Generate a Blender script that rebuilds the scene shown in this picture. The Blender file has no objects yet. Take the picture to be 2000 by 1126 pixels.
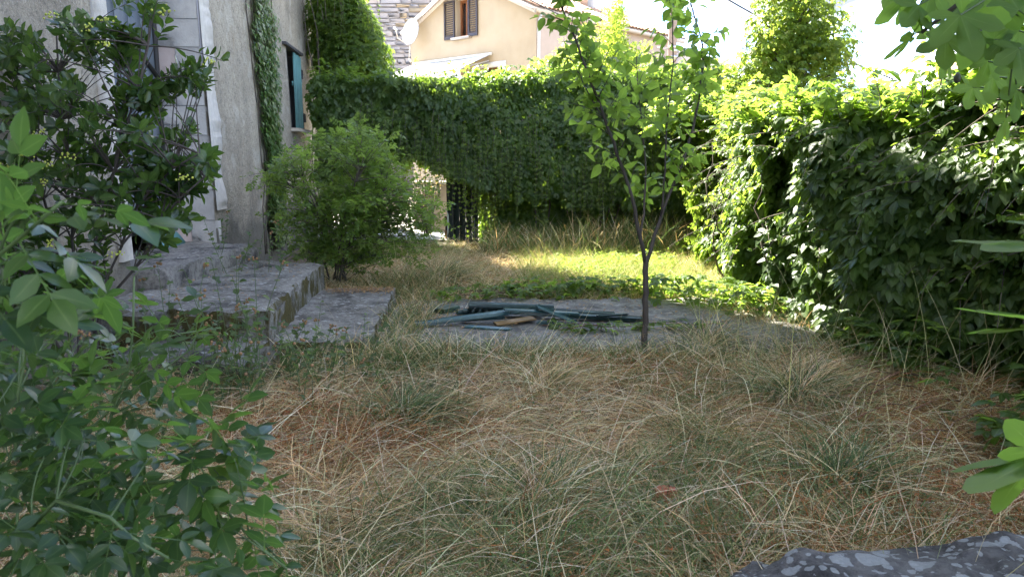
import bpy, math, random
import numpy as np
from mathutils import Vector, Matrix

random.seed(11)
RNG = np.random.default_rng(11)
SC = bpy.context.scene
COL = SC.collection

# ------------------------------------------------------------------ camera
PITCH = math.radians(9.5)
F = 1483.0                      # focal length in pixels of the 2000 px wide photograph
CAM = np.array([0.0, 0.0, 1.5])
cam = bpy.data.cameras.new('camera')
cam.sensor_width = 36.0
cam.lens = F / 2000 * 36
cam.clip_start = 0.05
cam.clip_end = 2000
cam.dof.use_dof = True
cam.dof.focus_distance = 5.5
cam.dof.aperture_fstop = 9.0
co = bpy.data.objects.new('camera', cam)
COL.objects.link(co)
co.location = CAM
co.rotation_euler = (math.radians(90) - PITCH, 0, 0)
SC.camera = co

# ------------------------------------------------------------------ world, sun, exposure
SUN_AZ = math.radians(-34)      # from straight ahead, negative = towards the old house
SUN_EL = math.radians(50)
S2 = np.array([math.sin(SUN_AZ) * math.cos(SUN_EL), math.cos(SUN_AZ) * math.cos(SUN_EL), math.sin(SUN_EL)])
w = bpy.data.worlds.new('World')
SC.world = w
w.use_nodes = True
nt = w.node_tree
for n in list(nt.nodes): nt.nodes.remove(n)
N = nt.nodes.new; L = nt.links.new
out = N('ShaderNodeOutputWorld'); bg = N('ShaderNodeBackground')
sky = N('ShaderNodeTexSky'); sky.sky_type = 'NISHITA'; sky.sun_disc = False
sky.sun_elevation = SUN_EL; sky.sun_rotation = SUN_AZ
sky.air_density = 0.75; sky.dust_density = 0.0; sky.ozone_density = 3.0
tc = N('ShaderNodeTexCoord'); mp = N('ShaderNodeMapping'); mp.inputs['Scale'].default_value = (1.0, 1.0, 2.2)
mp.inputs['Location'].default_value = (0.35, 0.1, 0.2)
no = N('ShaderNodeTexNoise'); no.inputs['Scale'].default_value = 2.6; no.inputs['Detail'].default_value = 7; no.inputs['Roughness'].default_value = 0.6
rp = N('ShaderNodeValToRGB'); rp.color_ramp.elements[0].position = 0.43; rp.color_ramp.elements[1].position = 0.60
mx = N('ShaderNodeMix'); mx.data_type = 'RGBA'
no2 = N('ShaderNodeTexNoise'); no2.inputs['Scale'].default_value = 4.0; no2.inputs['Detail'].default_value = 5
cr = N('ShaderNodeValToRGB')
cr.color_ramp.elements[0].position = 0.44; cr.color_ramp.elements[0].color = (.62, .68, .80, 1)
cr.color_ramp.elements[1].position = 0.68; cr.color_ramp.elements[1].color = (8.8, 8.6, 8.3, 1)
L(tc.outputs['Generated'], mp.inputs['Vector']); L(mp.outputs[0], no.inputs['Vector']); L(mp.outputs[0], no2.inputs['Vector'])
L(no.outputs['Fac'], rp.inputs[0]); L(no2.outputs['Fac'], cr.inputs[0])
L(rp.outputs[0], mx.inputs['Factor']); tint = N('ShaderNodeMix'); tint.data_type = 'RGBA'; tint.blend_type = 'MULTIPLY'; tint.inputs['Factor'].default_value = 1.0; tint.inputs['B'].default_value = (.60, .66, .74, 1); L(sky.outputs[0], tint.inputs['A']); L(tint.outputs['Result'], mx.inputs['A']); L(cr.outputs[0], mx.inputs['B'])
L(mx.outputs['Result'], bg.inputs['Color']); L(bg.outputs[0], out.inputs['Surface'])
bg.inputs['Strength'].default_value = 0.10

sl = bpy.data.lights.new('sun', 'SUN'); sl.energy = 3.5; sl.angle = math.radians(0.53); sl.color = (1.0, 0.94, 0.82)
so = bpy.data.objects.new('sun', sl); COL.objects.link(so)
so.rotation_euler = Vector(S2).to_track_quat('Z', 'Y').to_euler()

SC.view_settings.view_transform = 'Standard'; SC.view_settings.look = 'None'
SC.view_settings.gamma = 1.0; SC.view_settings.exposure = 3.7
SC.view_settings.use_curve_mapping = False
SC.render.engine = 'CYCLES'
SC.cycles.use_denoising = True
SC.cycles.max_bounces = 8; SC.cycles.transmission_bounces = 6; SC.cycles.diffuse_bounces = 4
SC.cycles.sample_clamp_indirect = 6.0
try:
    SC.cycles.denoiser = 'OPENIMAGEDENOISE'
    SC.cycles.denoising_input_passes = 'RGB_ALBEDO_NORMAL'
except Exception: pass

# ------------------------------------------------------------------ geometry helpers
CP, SP = math.cos(PITCH), math.sin(PITCH)
def ray(px, py):
    u = (px - 1000) / F; v = (563 - py) / F
    return np.array([u, CP + v * SP, -SP + v * CP])
def at(px, py, Y):
    """point of the place seen at a photo pixel, Y metres ahead"""
    d = ray(px, py); return CAM + d * (Y / d[1])
def gz(px, py, z=0.0):
    """point on the level z seen at a photo pixel"""
    d = ray(px, py); return CAM + d * ((z - CAM[2]) / d[2])
def project(P):
    Q = np.atleast_2d(P) - CAM
    dep = Q[:, 1] * CP - Q[:, 2] * SP
    up = Q[:, 1] * SP + Q[:, 2] * CP
    dd = np.where(dep < 0.05, 0.05, dep)
    return 1000 + F * Q[:, 0] / dd, 563 - F * up / dd, dep

def norm(a):
    a = np.asarray(a, float); return a / np.maximum(np.linalg.norm(a, axis=-1, keepdims=True), 1e-9)

_T = np.random.default_rng(5).random((64, 64, 64))
def vn(P, s=1.0, seed=0):
    """smooth value noise 0..1 at points (n,3)"""
    Q = np.asarray(P, float) * s + seed * 17.31
    i = np.floor(Q).astype(int); f = Q - i; f = f * f * (3 - 2 * f)
    r = 0
    for a in (0, 1):
        for b in (0, 1):
            for c in (0, 1):
                wgt = (f[:, 0] if a else 1 - f[:, 0]) * (f[:, 1] if b else 1 - f[:, 1]) * (f[:, 2] if c else 1 - f[:, 2])
                r = r + wgt * _T[(i[:, 0] + a) % 64, (i[:, 1] + b) % 64, (i[:, 2] + c) % 64]
    return r
def fbm(P, s=1.0, seed=0, o=3):
    r = 0; a = 1; t = 0
    for k in range(o):
        r = r + a * vn(P, s * 2 ** k, seed + k * 3); t += a; a *= 0.5
    return r / t

def mesh_np(name, V, faces, mat=None, smooth=False, fattr=None, cattr=None):
    """faces: list of integer arrays (m,k), any k"""
    me = bpy.data.meshes.new(name)
    V = np.asarray(V, np.float32)
    me.vertices.add(len(V)); me.vertices.foreach_set('co', V.ravel())
    if not isinstance(faces, (list, tuple)): faces = [faces]
    faces = [np.asarray(f, np.int32) for f in faces if len(f)]
    li = np.concatenate([f.ravel() for f in faces]); tot = np.concatenate([np.full(len(f), f.shape[1], np.int32) for f in faces])
    st = np.concatenate([[0], np.cumsum(tot)[:-1]]).astype(np.int32)
    me.loops.add(len(li)); me.loops.foreach_set('vertex_index', li)
    me.polygons.add(len(tot)); me.polygons.foreach_set('loop_start', st)
    if smooth: me.polygons.foreach_set('use_smooth', np.ones(len(tot), bool))
    for k, a in (fattr or {}).items():
        me.attributes.new(k, 'FLOAT', 'POINT').data.foreach_set('value', np.asarray(a, np.float32).ravel())
    for k, a in (cattr or {}).items():
        a = np.asarray(a, np.float32)
        if a.shape[1] == 3: a = np.concatenate([a, np.ones((len(a), 1), np.float32)], 1)
        me.attributes.new(k, 'FLOAT_COLOR', 'POINT').data.foreach_set('color', a.ravel())
    me.update(calc_edges=True)
    if mat: me.materials.append(mat)
    return me

def link(name, data, parent=None, loc=None):
    o = bpy.data.objects.new(name, data); COL.objects.link(o)
    if loc is not None: o.location = loc
    if parent is not None: o.parent = parent
    return o
def tag(o, label, cat, group=None):
    o['label'] = label; o['category'] = cat
    if group: o['group'] = group
    return o
def thing(name, label, cat, loc=(0, 0, 0), group=None):
    return tag(link(name, None, None, loc), label, cat, group)

class MB:
    """collects simple shapes; build() links them as ONE mesh object"""
    def __init__(s): s.V = []; s.F = {}; s.n = 0
    def add(s, V, faces):
        V = np.asarray(V, float)
        for f in faces: s.F.setdefault(len(f), []).append([i + s.n for i in f])
        s.V.append(V); s.n += len(V); return s
    def box(s, c, size, R=None, bev=0.0):
        hx, hy, hz = np.array(size) / 2
        b = min(bev, hx * .9, hy * .9, hz * .9)
        if b <= 0:
            V = np.array([[x, y, z] for x in (-hx, hx) for y in (-hy, hy) for z in (-hz, hz)])
            Fc = [(0, 1, 3, 2), (4, 6, 7, 5), (0, 4, 5, 1), (2, 3, 7, 6), (0, 2, 6, 4), (1, 5, 7, 3)]
        else:
            V = []; Fc = []
            idx = {}
            for sx in (-1, 1):
                for sy in (-1, 1):
                    for sz in (-1, 1):
                        for ax in range(3):
                            p = [sx * (hx - b), sy * (hy - b), sz * (hz - b)]
                            p[ax] = (sx * hx, sy * hy, sz * hz)[ax]
                            idx[(sx, sy, sz, ax)] = len(V); V.append(p)
            V = np.array(V)
            for ax in range(3):
                o1, o2 = [(1, 2), (0, 2), (0, 1)][ax]
                for sg in (-1, 1):
                    q = []
                    for a, bb in ((-1, -1), (1, -1), (1, 1), (-1, 1)):
                        k = [0, 0, 0]; k[ax] = sg; k[o1] = a; k[o2] = bb; q.append(idx[(*k, ax)])
                    Fc.append(tuple(q) if (sg > 0) != (ax == 1) else tuple(q[::-1]))
            for ax in range(3):            # edges along ax
                o1, o2 = [(1, 2), (0, 2), (0, 1)][ax]
                for a in (-1, 1):
                    for bb in (-1, 1):
                        k0 = [0, 0, 0]; k0[ax] = -1; k0[o1] = a; k0[o2] = bb; k1 = list(k0); k1[ax] = 1
                        Fc.append((idx[(*k0, o1)], idx[(*k1, o1)], idx[(*k1, o2)], idx[(*k0, o2)]))
            for sx in (-1, 1):
                for sy in (-1, 1):
                    for sz in (-1, 1):
                        Fc.append(tuple(idx[(sx, sy, sz, a)] for a in range(3)))
        if R is not None: V = V @ np.asarray(R).T
        return s.add(V + np.asarray(c, float), Fc)
    def tube(s, pts, rad, sides=6, cap=True):
        pts = np.asarray(pts, float); k = len(pts); rad = np.broadcast_to(np.asarray(rad, float), (k,))
        tg = np.gradient(pts, axis=0); tg = norm(tg)
        ref = np.array([0.31, 0.17, 0.93]); ref = np.where(np.abs(tg @ ref)[:, None] > .95, np.array([1., 0, 0]), ref)
        a = norm(np.cross(tg, ref)); b = np.cross(tg, a)
        an = np.arange(sides) * 2 * math.pi / sides
        V = (pts[:, None] + rad[:, None, None] * (np.cos(an)[None, :, None] * a[:, None] + np.sin(an)[None, :, None] * b[:, None])).reshape(-1, 3)
        Fc = [(i * sides + j, i * sides + (j + 1) % sides, (i + 1) * sides + (j + 1) % sides, (i + 1) * sides + j) for i in range(k - 1) for j in range(sides)]
        if cap and sides > 2:
            Fc.append(tuple(range(sides))[::-1]); Fc.append(tuple((k - 1) * sides + j for j in range(sides)))
        return s.add(V, Fc)
    def mesh(s, name, mat=None, smooth=False):
        V = np.concatenate(s.V) if s.V else np.zeros((0, 3))
        return mesh_np(name, V, [np.array(f) for f in s.F.values()], mat, smooth)
    def build(s, name, mat, parent=None, smooth=False, origin=(0, 0, 0)):
        if parent is not None: origin = np.array(parent.location) if parent.parent is None else np.array(origin)
        s.V = [v - np.asarray(origin) for v in s.V]
        o = link(name, s.mesh(name, mat, smooth), parent)
        if parent is None: o.location = origin
        return o

def rotz(a):
    c, s_ = math.cos(a), math.sin(a); return np.array([[c, -s_, 0], [s_, c, 0], [0, 0, 1.]])
def axes(x, y, z): return np.stack([np.asarray(x, float), np.asarray(y, float), np.asarray(z, float)], 1)

# ------------------------------------------------------------------ materials
def newmat(name):
    m = bpy.data.materials.new(name); m.use_nodes = True
    t = m.node_tree; b = t.nodes['Principled BSDF']
    return m, t, t.nodes.new, t.links.new, b
def ramp(t, fac, stops):
    r = t.nodes.new('ShaderNodeValToRGB'); e = r.color_ramp.elements
    while len(e) < len(stops): e.new(0.5)
    for k, (p, c) in enumerate(stops):
        e[k].position = p; e[k].color = (*c, 1) if len(c) == 3 else c
    t.links.new(fac, r.inputs[0]); return r.outputs[0]
def noise(t, scale, detail=4, rough=0.55, vec=None, dist=0.0):
    n = t.nodes.new('ShaderNodeTexNoise'); n.inputs['Scale'].default_value = scale; n.inputs['Detail'].default_value = detail
    n.inputs['Roughness'].default_value = rough; n.inputs['Distortion'].default_value = dist
    if vec is not None: t.links.new(vec, n.inputs['Vector'])
    return n.outputs['Fac']
def pos(t, scale=(1, 1, 1)):
    g = t.nodes.new('ShaderNodeNewGeometry'); m = t.nodes.new('ShaderNodeMapping'); m.inputs['Scale'].default_value = scale
    t.links.new(g.outputs['Position'], m.inputs[0]); return m.outputs[0]
def mixc(t, fac, a, b, mode='MIX'):
    m = t.nodes.new('ShaderNodeMix'); m.data_type = 'RGBA'; m.blend_type = mode
    for k, v in (('Factor', fac), ('A', a), ('B', b)):
        if isinstance(v, (int, float)): m.inputs[k].default_value = v
        elif isinstance(v, tuple): m.inputs[k].default_value = (*v, 1)
        else: t.links.new(v, m.inputs[k])
    return m.outputs['Result']
def math_(t, op, a, b=None, c=None):
    m = t.nodes.new('ShaderNodeMath'); m.operation = op
    for k, v in enumerate((a, b, c)):
        if v is None: continue
        if isinstance(v, (int, float)): m.inputs[k].default_value = v
        else: t.links.new(v, m.inputs[k])
    return m.outputs[0]
def bump(t, b, h, strength=0.5, dist=0.02):
    n = t.nodes.new('ShaderNodeBump'); n.inputs['Strength'].default_value = strength; n.inputs['Distance'].default_value = dist
    t.links.new(h, n.inputs['Height']); t.links.new(n.outputs[0], b.inputs['Normal'])
def simple(name, c, rough=0.7, var=0.25, scale=6, metal=0.0, bmp=0.0, spec=None):
    m, t, N_, L_, b = newmat(name)
    p = pos(t); oi = N_('ShaderNodeObjectInfo')
    n1 = noise(t, scale, 5, .6, p)
    v = math_(t, 'MULTIPLY_ADD', n1, var * 2, 1 - var)
    v = math_(t, 'MULTIPLY', v, math_(t, 'MULTIPLY_ADD', oi.outputs['Random'], var, 1 - var / 2))
    cc = mixc(t, 1.0, c, (1, 1, 1), 'MULTIPLY')
    vm = N_('ShaderNodeVectorMath'); vm.operation = 'SCALE'; vm.inputs[0].default_value = c; L_(v, vm.inputs['Scale'])
    L_(vm.outputs[0], b.inputs['Base Color']); b.inputs['Roughness'].default_value = rough; b.inputs['Metallic'].default_value = metal
    if spec is not None: b.inputs['Specular IOR Level'].default_value = spec
    if bmp: bump(t, b, noise(t, scale * 6, 4, .6, p), bmp, 0.01)
    return m

def leafmat(name, stops, trans, rough=0.38, tmix=0.42, spec=0.5, vein=0.25, patch=1.2, back=1.25, vw=.22):
    """stops: colours picked by a per-leaf number; trans: tint of the light that comes through"""
    m, t, N_, L_, b = newmat(name)
    at_ = N_('ShaderNodeAttribute'); at_.attribute_name = 'rnd'
    oi = N_('ShaderNodeObjectInfo')
    r = math_(t, 'FRACT', math_(t, 'ADD', at_.outputs['Fac'], oi.outputs['Random']))
    p = pos(t)
    n1 = noise(t, patch, 2, .5, p)
    r2 = math_(t, 'ADD', math_(t, 'MULTIPLY', r, 0.7), math_(t, 'MULTIPLY', math_(t, 'SUBTRACT', n1, 0.25), 0.6))
    c = ramp(t, r2, stops)
    am = N_('ShaderNodeAttribute'); am.attribute_name = 'mid'
    mv = math_(t, 'MULTIPLY', math_(t, 'SMOOTH_MIN', math_(t, 'MULTIPLY', math_(t, 'SUBTRACT', vw, am.outputs['Fac']), 1.1 / vw), 1.0, 0.1), vein)
    mvn = N_('ShaderNodeClamp'); L_(mv, mvn.inputs[0])
    c = mixc(t, mvn.outputs[0], c, (0.22, 0.30, 0.10))
    blot = noise(t, 60, 3, .6, p)
    c = mixc(t, math_(t, 'MULTIPLY', blot, 0.5), c, mixc(t, 1.0, c, (0.55, 0.6, 0.5), 'MULTIPLY'))
    g = N_('ShaderNodeNewGeometry')
    c = mixc(t, math_(t, 'MULTIPLY', g.outputs['Backfacing'], 1.0), c, mixc(t, 1.0, c, (back, back, back * 1.1), 'MULTIPLY'))
    L_(c, b.inputs['Base Color']); b.inputs['Roughness'].default_value = rough; b.inputs['Specular IOR Level'].default_value = spec
    tr = N_('ShaderNodeBsdfTranslucent')
    L_(mixc(t, 0.35, trans, mixc(t, 1.0, c, (3, 3, 2), 'MULTIPLY')), tr.inputs['Color'])
    ms = N_('ShaderNodeMixShader'); ms.inputs[0].default_value = tmix
    L_(b.outputs[0], ms.inputs[1]); L_(tr.outputs[0], ms.inputs[2])
    L_(ms.outputs[0], t.nodes['Material Output'].inputs['Surface'])
    return m

# ------------------------------------------------------------------ leaves
def tpl_simple(w=0.30, fold=0.10, curl=0.10, peak=0.42, stalk=0.0, det=1):
    """one blade, base at the origin, length 1 along +y; V, tris, mid"""
    if det == 0:
        V = np.array([[0, 0, 0], [-w, peak, fold], [0, peak, 0], [w, peak, fold], [0, 1, -curl]])
        Fc = [(0, 2, 1), (0, 3, 2), (1, 2, 4), (2, 3, 4)]; mid = [0, 1, 0, 1, 0.3]
    else:
        ys = [0.0, peak * .45, peak, peak + (1 - peak) * .5, 1.0]
        ws = [0, w * .72, w, w * .66, 0]
        V = [[0, 0, 0]]; mid = [0]
        for y, ww in zip(ys[1:4], ws[1:4]):
            z = -curl * y * y
            V += [[-ww, y, z + fold * ww / w], [0, y, z], [ww, y, z + fold * ww / w * .9]]; mid += [1, 0, 1]
        V += [[0, 1, -curl]]; mid += [0.2]
        V = np.array(V)
        Fc = [(0, 2, 1), (0, 3, 2)]
        for r in (1, 4):
            Fc += [(r, r + 1, r + 4), (r, r + 4, r + 3), (r + 1, r + 2, r + 5), (r + 1, r + 5, r + 4)]
        Fc += [(7, 8, 10), (8, 9, 10)]
    V = np.array(V, float)
    if stalk: V[:, 1] = V[:, 1] + stalk
    return V, np.array(Fc), np.array(mid, float)
def xform(tp, ang=0, sc=1, off=(0, 0, 0), tilt=0, roll=0):
    V, Fc, mid = tp; V = V * sc
    c, s_ = math.cos(roll), math.sin(roll); V = V @ np.array([[c, 0, s_], [0, 1, 0], [-s_, 0, c]]).T
    c, s_ = math.cos(tilt), math.sin(tilt); V = V @ np.array([[1, 0, 0], [0, c, -s_], [0, s_, c]]).T
    V = V @ rotz(ang).T
    return V + np.array(off), Fc, mid
def joint(tps):
    V = []; Fc = []; mid = []; n = 0
    for a, b, c in tps: V.append(a); Fc.append(b + n); mid.append(c); n += len(a)
    return np.concatenate(V), np.concatenate(Fc), np.concatenate(mid)
def tpl_creeper(rs, det=1, n=5):
    """five-fingered creeper leaf, about 1 across, hanging from its stalk"""
    ts = []
    angs = [-1.45, -.72, 0, .72, 1.45] if n == 5 else [-.9, 0, .9]
    szs = [.46, .62, .70, .62, .46] if n == 5 else [.6, .72, .6]
    for a, s_ in zip(angs, szs):
        l = tpl_simple(.25 + rs.uniform(-.03, .04), .07, rs.uniform(.08, .3), .52, 0.08, det)
        ts.append(xform(l, a + rs.uniform(-.15, .15), s_ * rs.uniform(.9, 1.1), (0, 0.12, 0), rs.uniform(-.35, .15), rs.uniform(-.3, .3)))
    return joint(ts)
def tpl_rose(rs, pairs=3, det=1, w=.27):
    """leaf of paired leaflets on a rib, length 1"""
    ts = []; ln = 0.42
    for k in range(pairs):
        y = .22 + k * .52 / max(pairs - 1, 1)
        for sd in (-1, 1):
            l = tpl_simple(w * rs.uniform(.92, 1.08), .05, rs.uniform(.05, .2), .45, 0, det)
            ts.append(xform(l, sd * -rs.uniform(.85, 1.2), ln * rs.uniform(.85, 1.1) * (.8 + .12 * k), (0, y, -.06 * y * y), rs.uniform(-.3, .15), rs.uniform(-.35, .35)))
    l = tpl_simple(w, .05, .15, .45, 0, det)
    ts.append(xform(l, rs.uniform(-.15, .15), ln * 1.1, (0, .8, -.04), rs.uniform(-.35, .1), rs.uniform(-.3, .3)))
    r = .008
    V = np.array([[-r, 0, 0], [r, 0, 0], [r, .82, -.04], [-r, .82, -.04]])
    ts.append((V, np.array([(0, 1, 2), (0, 2, 3)]), np.zeros(4)))
    return joint(ts)
def tpl_fan(rs, lobes, curl=.2, noteh=.0, ridge=.03):
    """lobed blade as a fan round the stalk joint; lobes: list of (angle, length, halfwidth, notch radius after)"""
    pts = []
    for k, (a, l, hw, nr) in enumerate(lobes):
        for f_, ww in ((.45, .85), (.72, 1.0), (.9, .55)):
            pts.append((a - hw * ww / max(f_, .45) * .8, l * f_, 1))
        pts.append((a, l, 0.1))
        for f_, ww in ((.9, .55), (.72, 1.0), (.45, .85)):
            pts.append((a + hw * ww / max(f_, .45) * .8, l * f_, 1))
        if k < len(lobes) - 1: pts.append(((a + lobes[k + 1][0]) / 2, nr, 1))
    V = [[0, 0, 0]]; mid = [0]
    for a, r, m_ in pts:
        x, y = math.sin(a) * r, math.cos(a) * r
        V.append([x, y, -curl * r * r + rs.uniform(-.012, .012)]); mid.append(m_)
    n0 = len(V)
    for k, (a, l, hw, nr) in enumerate(lobes):     # inner points on each vein, sunk a little
        r = l * .55; V.append([math.sin(a) * r, math.cos(a) * r, -curl * r * r - ridge]); mid.append(0)
    Fc = []
    per = 8
    for k in range(len(lobes)):
        s0 = 1 + k * per; vi = n0 + k
        seq = list(range(s0, s0 + 7))
        for i in range(6): Fc.append((vi, seq[i + 1], seq[i]))
        Fc.append((0, vi, seq[0])); Fc.append((0, seq[6], vi))
        if k < len(lobes) - 1:
            Fc.append((0, s0 + 7, seq[6])); Fc.append((0, s0 + 8, s0 + 7))
    return np.array(V, float), np.array(Fc), np.array(mid, float)
def tpl_ivy(rs):
    k = lambda: rs.uniform(.9, 1.1)
    V = np.array([[0, 0, 0], [-.42 * k(), -.12, .02], [-.5 * k(), .28, .03], [-.22, .38, .04], [0, .95 * k(), -.1], [.22, .38, .04], [.5 * k(), .28, .03], [.42 * k(), -.12, .02], [0, .38, 0]])
    Fc = np.array([(0, 2, 1), (0, 3, 2), (0, 8, 3), (3, 8, 4), (8, 5, 4), (0, 5, 8), (0, 6, 5), (0, 7, 6)])
    return V, Fc, np.array([0, 1, 1, .9, .3, .9, 1, 1, 0.])

def frames(d, n):
    y = norm(d); x = norm(np.cross(y, n)); z = np.cross(x, y)
    return np.stack([x, y, z], 2)            # (n,3,3) columns

class Leaves:
    def __init__(s): s.P = []; s.D = []; s.Nn = []; s.S = []
    def add(s, P, D, Nn, S):
        P = np.atleast_2d(P); k = len(P)
        s.P.append(P); s.D.append(np.broadcast_to(D, (k, 3))); s.Nn.append(np.broadcast_to(Nn, (k, 3))); s.S.append(np.broadcast_to(S, (k,)))
    def build(s, tpls, mat, parent, base, nobj=300, name='leaf', rest='foliage', cell=14.0, lod=None, lodpx=0, smooth=True):
        P = np.concatenate(s.P); D = np.concatenate(s.D); Nn = np.concatenate(s.Nn); S = np.concatenate(s.S)
        base = np.asarray(base, float)
        n = len(P); rs = np.random.default_rng(n)
        R = frames(D, Nn); var = rs.integers(0, len(tpls), n)
        C = P + R[:, :, 1] * (S[:, None] * .5)
        px, py, dep = project(C)
        pix = S * F / np.maximum(dep, .1)
        infr = (px > 4) & (px < 1996) & (py > 4) & (py < 1122) & (dep > .2)
        vd = norm(CAM - C); face = np.abs(np.einsum('ij,ij->i', R[:, :, 2], vd))
        key = (np.floor(px / cell).astype(int) + 5000) * 20000 + np.floor(py / cell).astype(int) + 5000
        order = np.lexsort((dep, key)); front = np.zeros(n, bool)
        ko = key[order]; first = np.r_[True, ko[1:] != ko[:-1]]; front[order[first]] = True
        score = pix * (.35 + face) * infr * np.where(front, 1.0, 0.25)
        pick = np.argsort(-score)[:nobj]; pick = pick[score[pick] > 0]
        if len(pick) and nobj:
            mes = [mesh_np(name, t_[0], t_[1], mat, smooth, {'mid': t_[2]}) for t_ in tpls]
            for i in pick:
                o = bpy.data.objects.new(name, mes[var[i]])
                M = np.eye(4); M[:3, :3] = R[i] * S[i]; M[:3, 3] = P[i] - base
                o.matrix_basis = Matrix(M.tolist()); COL.objects.link(o); o.parent = parent
        keep = np.ones(n, bool); keep[pick] = False
        Vs = []; Fs = []; rn = []; md = []; off = 0
        rr = rs.random(n)
        for lv, tp in enumerate([tpls] + ([lod] if lod else [])):
            for k, t_ in enumerate(tp):
                if lod: m_ = keep & (var % len(tp) == k) & ((pix >= lodpx) if lv == 0 else (pix < lodpx))
                else: m_ = keep & (var == k)
                q = int(m_.sum())
                if not q: continue
                V = (np.einsum('nij,kj->nki', R[m_], t_[0]) * S[m_][:, None, None] + (P[m_] - base)[:, None]).reshape(-1, 3)
                kk = len(t_[0])
                Fs.append((t_[1][None] + (np.arange(q) * kk)[:, None, None]).reshape(-1, 3) + off)
                Vs.append(V); rn.append(np.repeat(rr[m_], kk)); md.append(np.tile(t_[2], q)); off += len(V)
        if Vs:
            o = link(rest, mesh_np(rest, np.concatenate(Vs), np.concatenate(Fs), mat, smooth, {'rnd': np.concatenate(rn), 'mid': np.concatenate(md)}), parent)
            o['kind'] = 'stuff'
            return o

def rvec(n): return norm(RNG.normal(size=(n, 3)))
UP = np.array([0, 0, 1.])
# ------------------------------------------------------------------ surface materials
def mat_plaster():
    m, t, N_, L_, b = newmat('weathered_plaster')
    p = pos(t); ps = pos(t, (2.4, 2.4, .55))
    c = ramp(t, noise(t, 1.1, 5, .6, p), [(.3, (.27, .23, .175)), (.5, (.41, .355, .275)), (.7, (.49, .43, .335))])
    c = mixc(t, ramp(t, noise(t, 1.0, 4, .6, ps), [(.5, (0, 0, 0)), (.7, (.5, .5, .5))]), c, (.21, .185, .145))
    c = mixc(t, ramp(t, noise(t, 22, 6, .75, p), [(.48, (0, 0, 0)), (.66, (.8, .8, .8))]), c, (.15, .135, .115))
    c = mixc(t, ramp(t, noise(t, 70, 3, .7, p), [(.54, (0, 0, 0)), (.7, (.7, .7, .7))]), c, (.55, .51, .44))
    c = mixc(t, ramp(t, noise(t, 3.0, 3, .6, pos(t, (2.5, 2.5, .35))), [(.66, (0, 0, 0)), (.72, (.7, .7, .7))]), c, (.36, .24, .14))
    c = mixc(t, ramp(t, noise(t, 2.3, 3, .6, p), [(.58, (0, 0, 0)), (.64, (.6, .6, .6))]), c, (.48, .44, .37))
    sep = N_('ShaderNodeSeparateXYZ'); L_(p, sep.inputs[0])
    z = math_(t, 'ADD', sep.outputs[2], math_(t, 'MULTIPLY', math_(t, 'SUBTRACT', noise(t, 1.7, 4, .65, p), .5), 1.6))
    damp = ramp(t, math_(t, 'MULTIPLY', z, .5), [(.32, (.85, .85, .85)), (.52, (0, 0, 0))])
    c = mixc(t, damp, c, mixc(t, noise(t, 9, 4, .6, p), (.09, .085, .07), (.20, .185, .16)))
    L_(c, b.inputs['Base Color']); b.inputs['Roughness'].default_value = .95; b.inputs['Specular IOR Level'].default_value = .2
    h = math_(t, 'ADD', noise(t, 45, 5, .7, p), math_(t, 'MULTIPLY', noise(t, 6, 4, .6, p), 1.4))
    bump(t, b, h, 1.0, .035)
    return m
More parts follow.
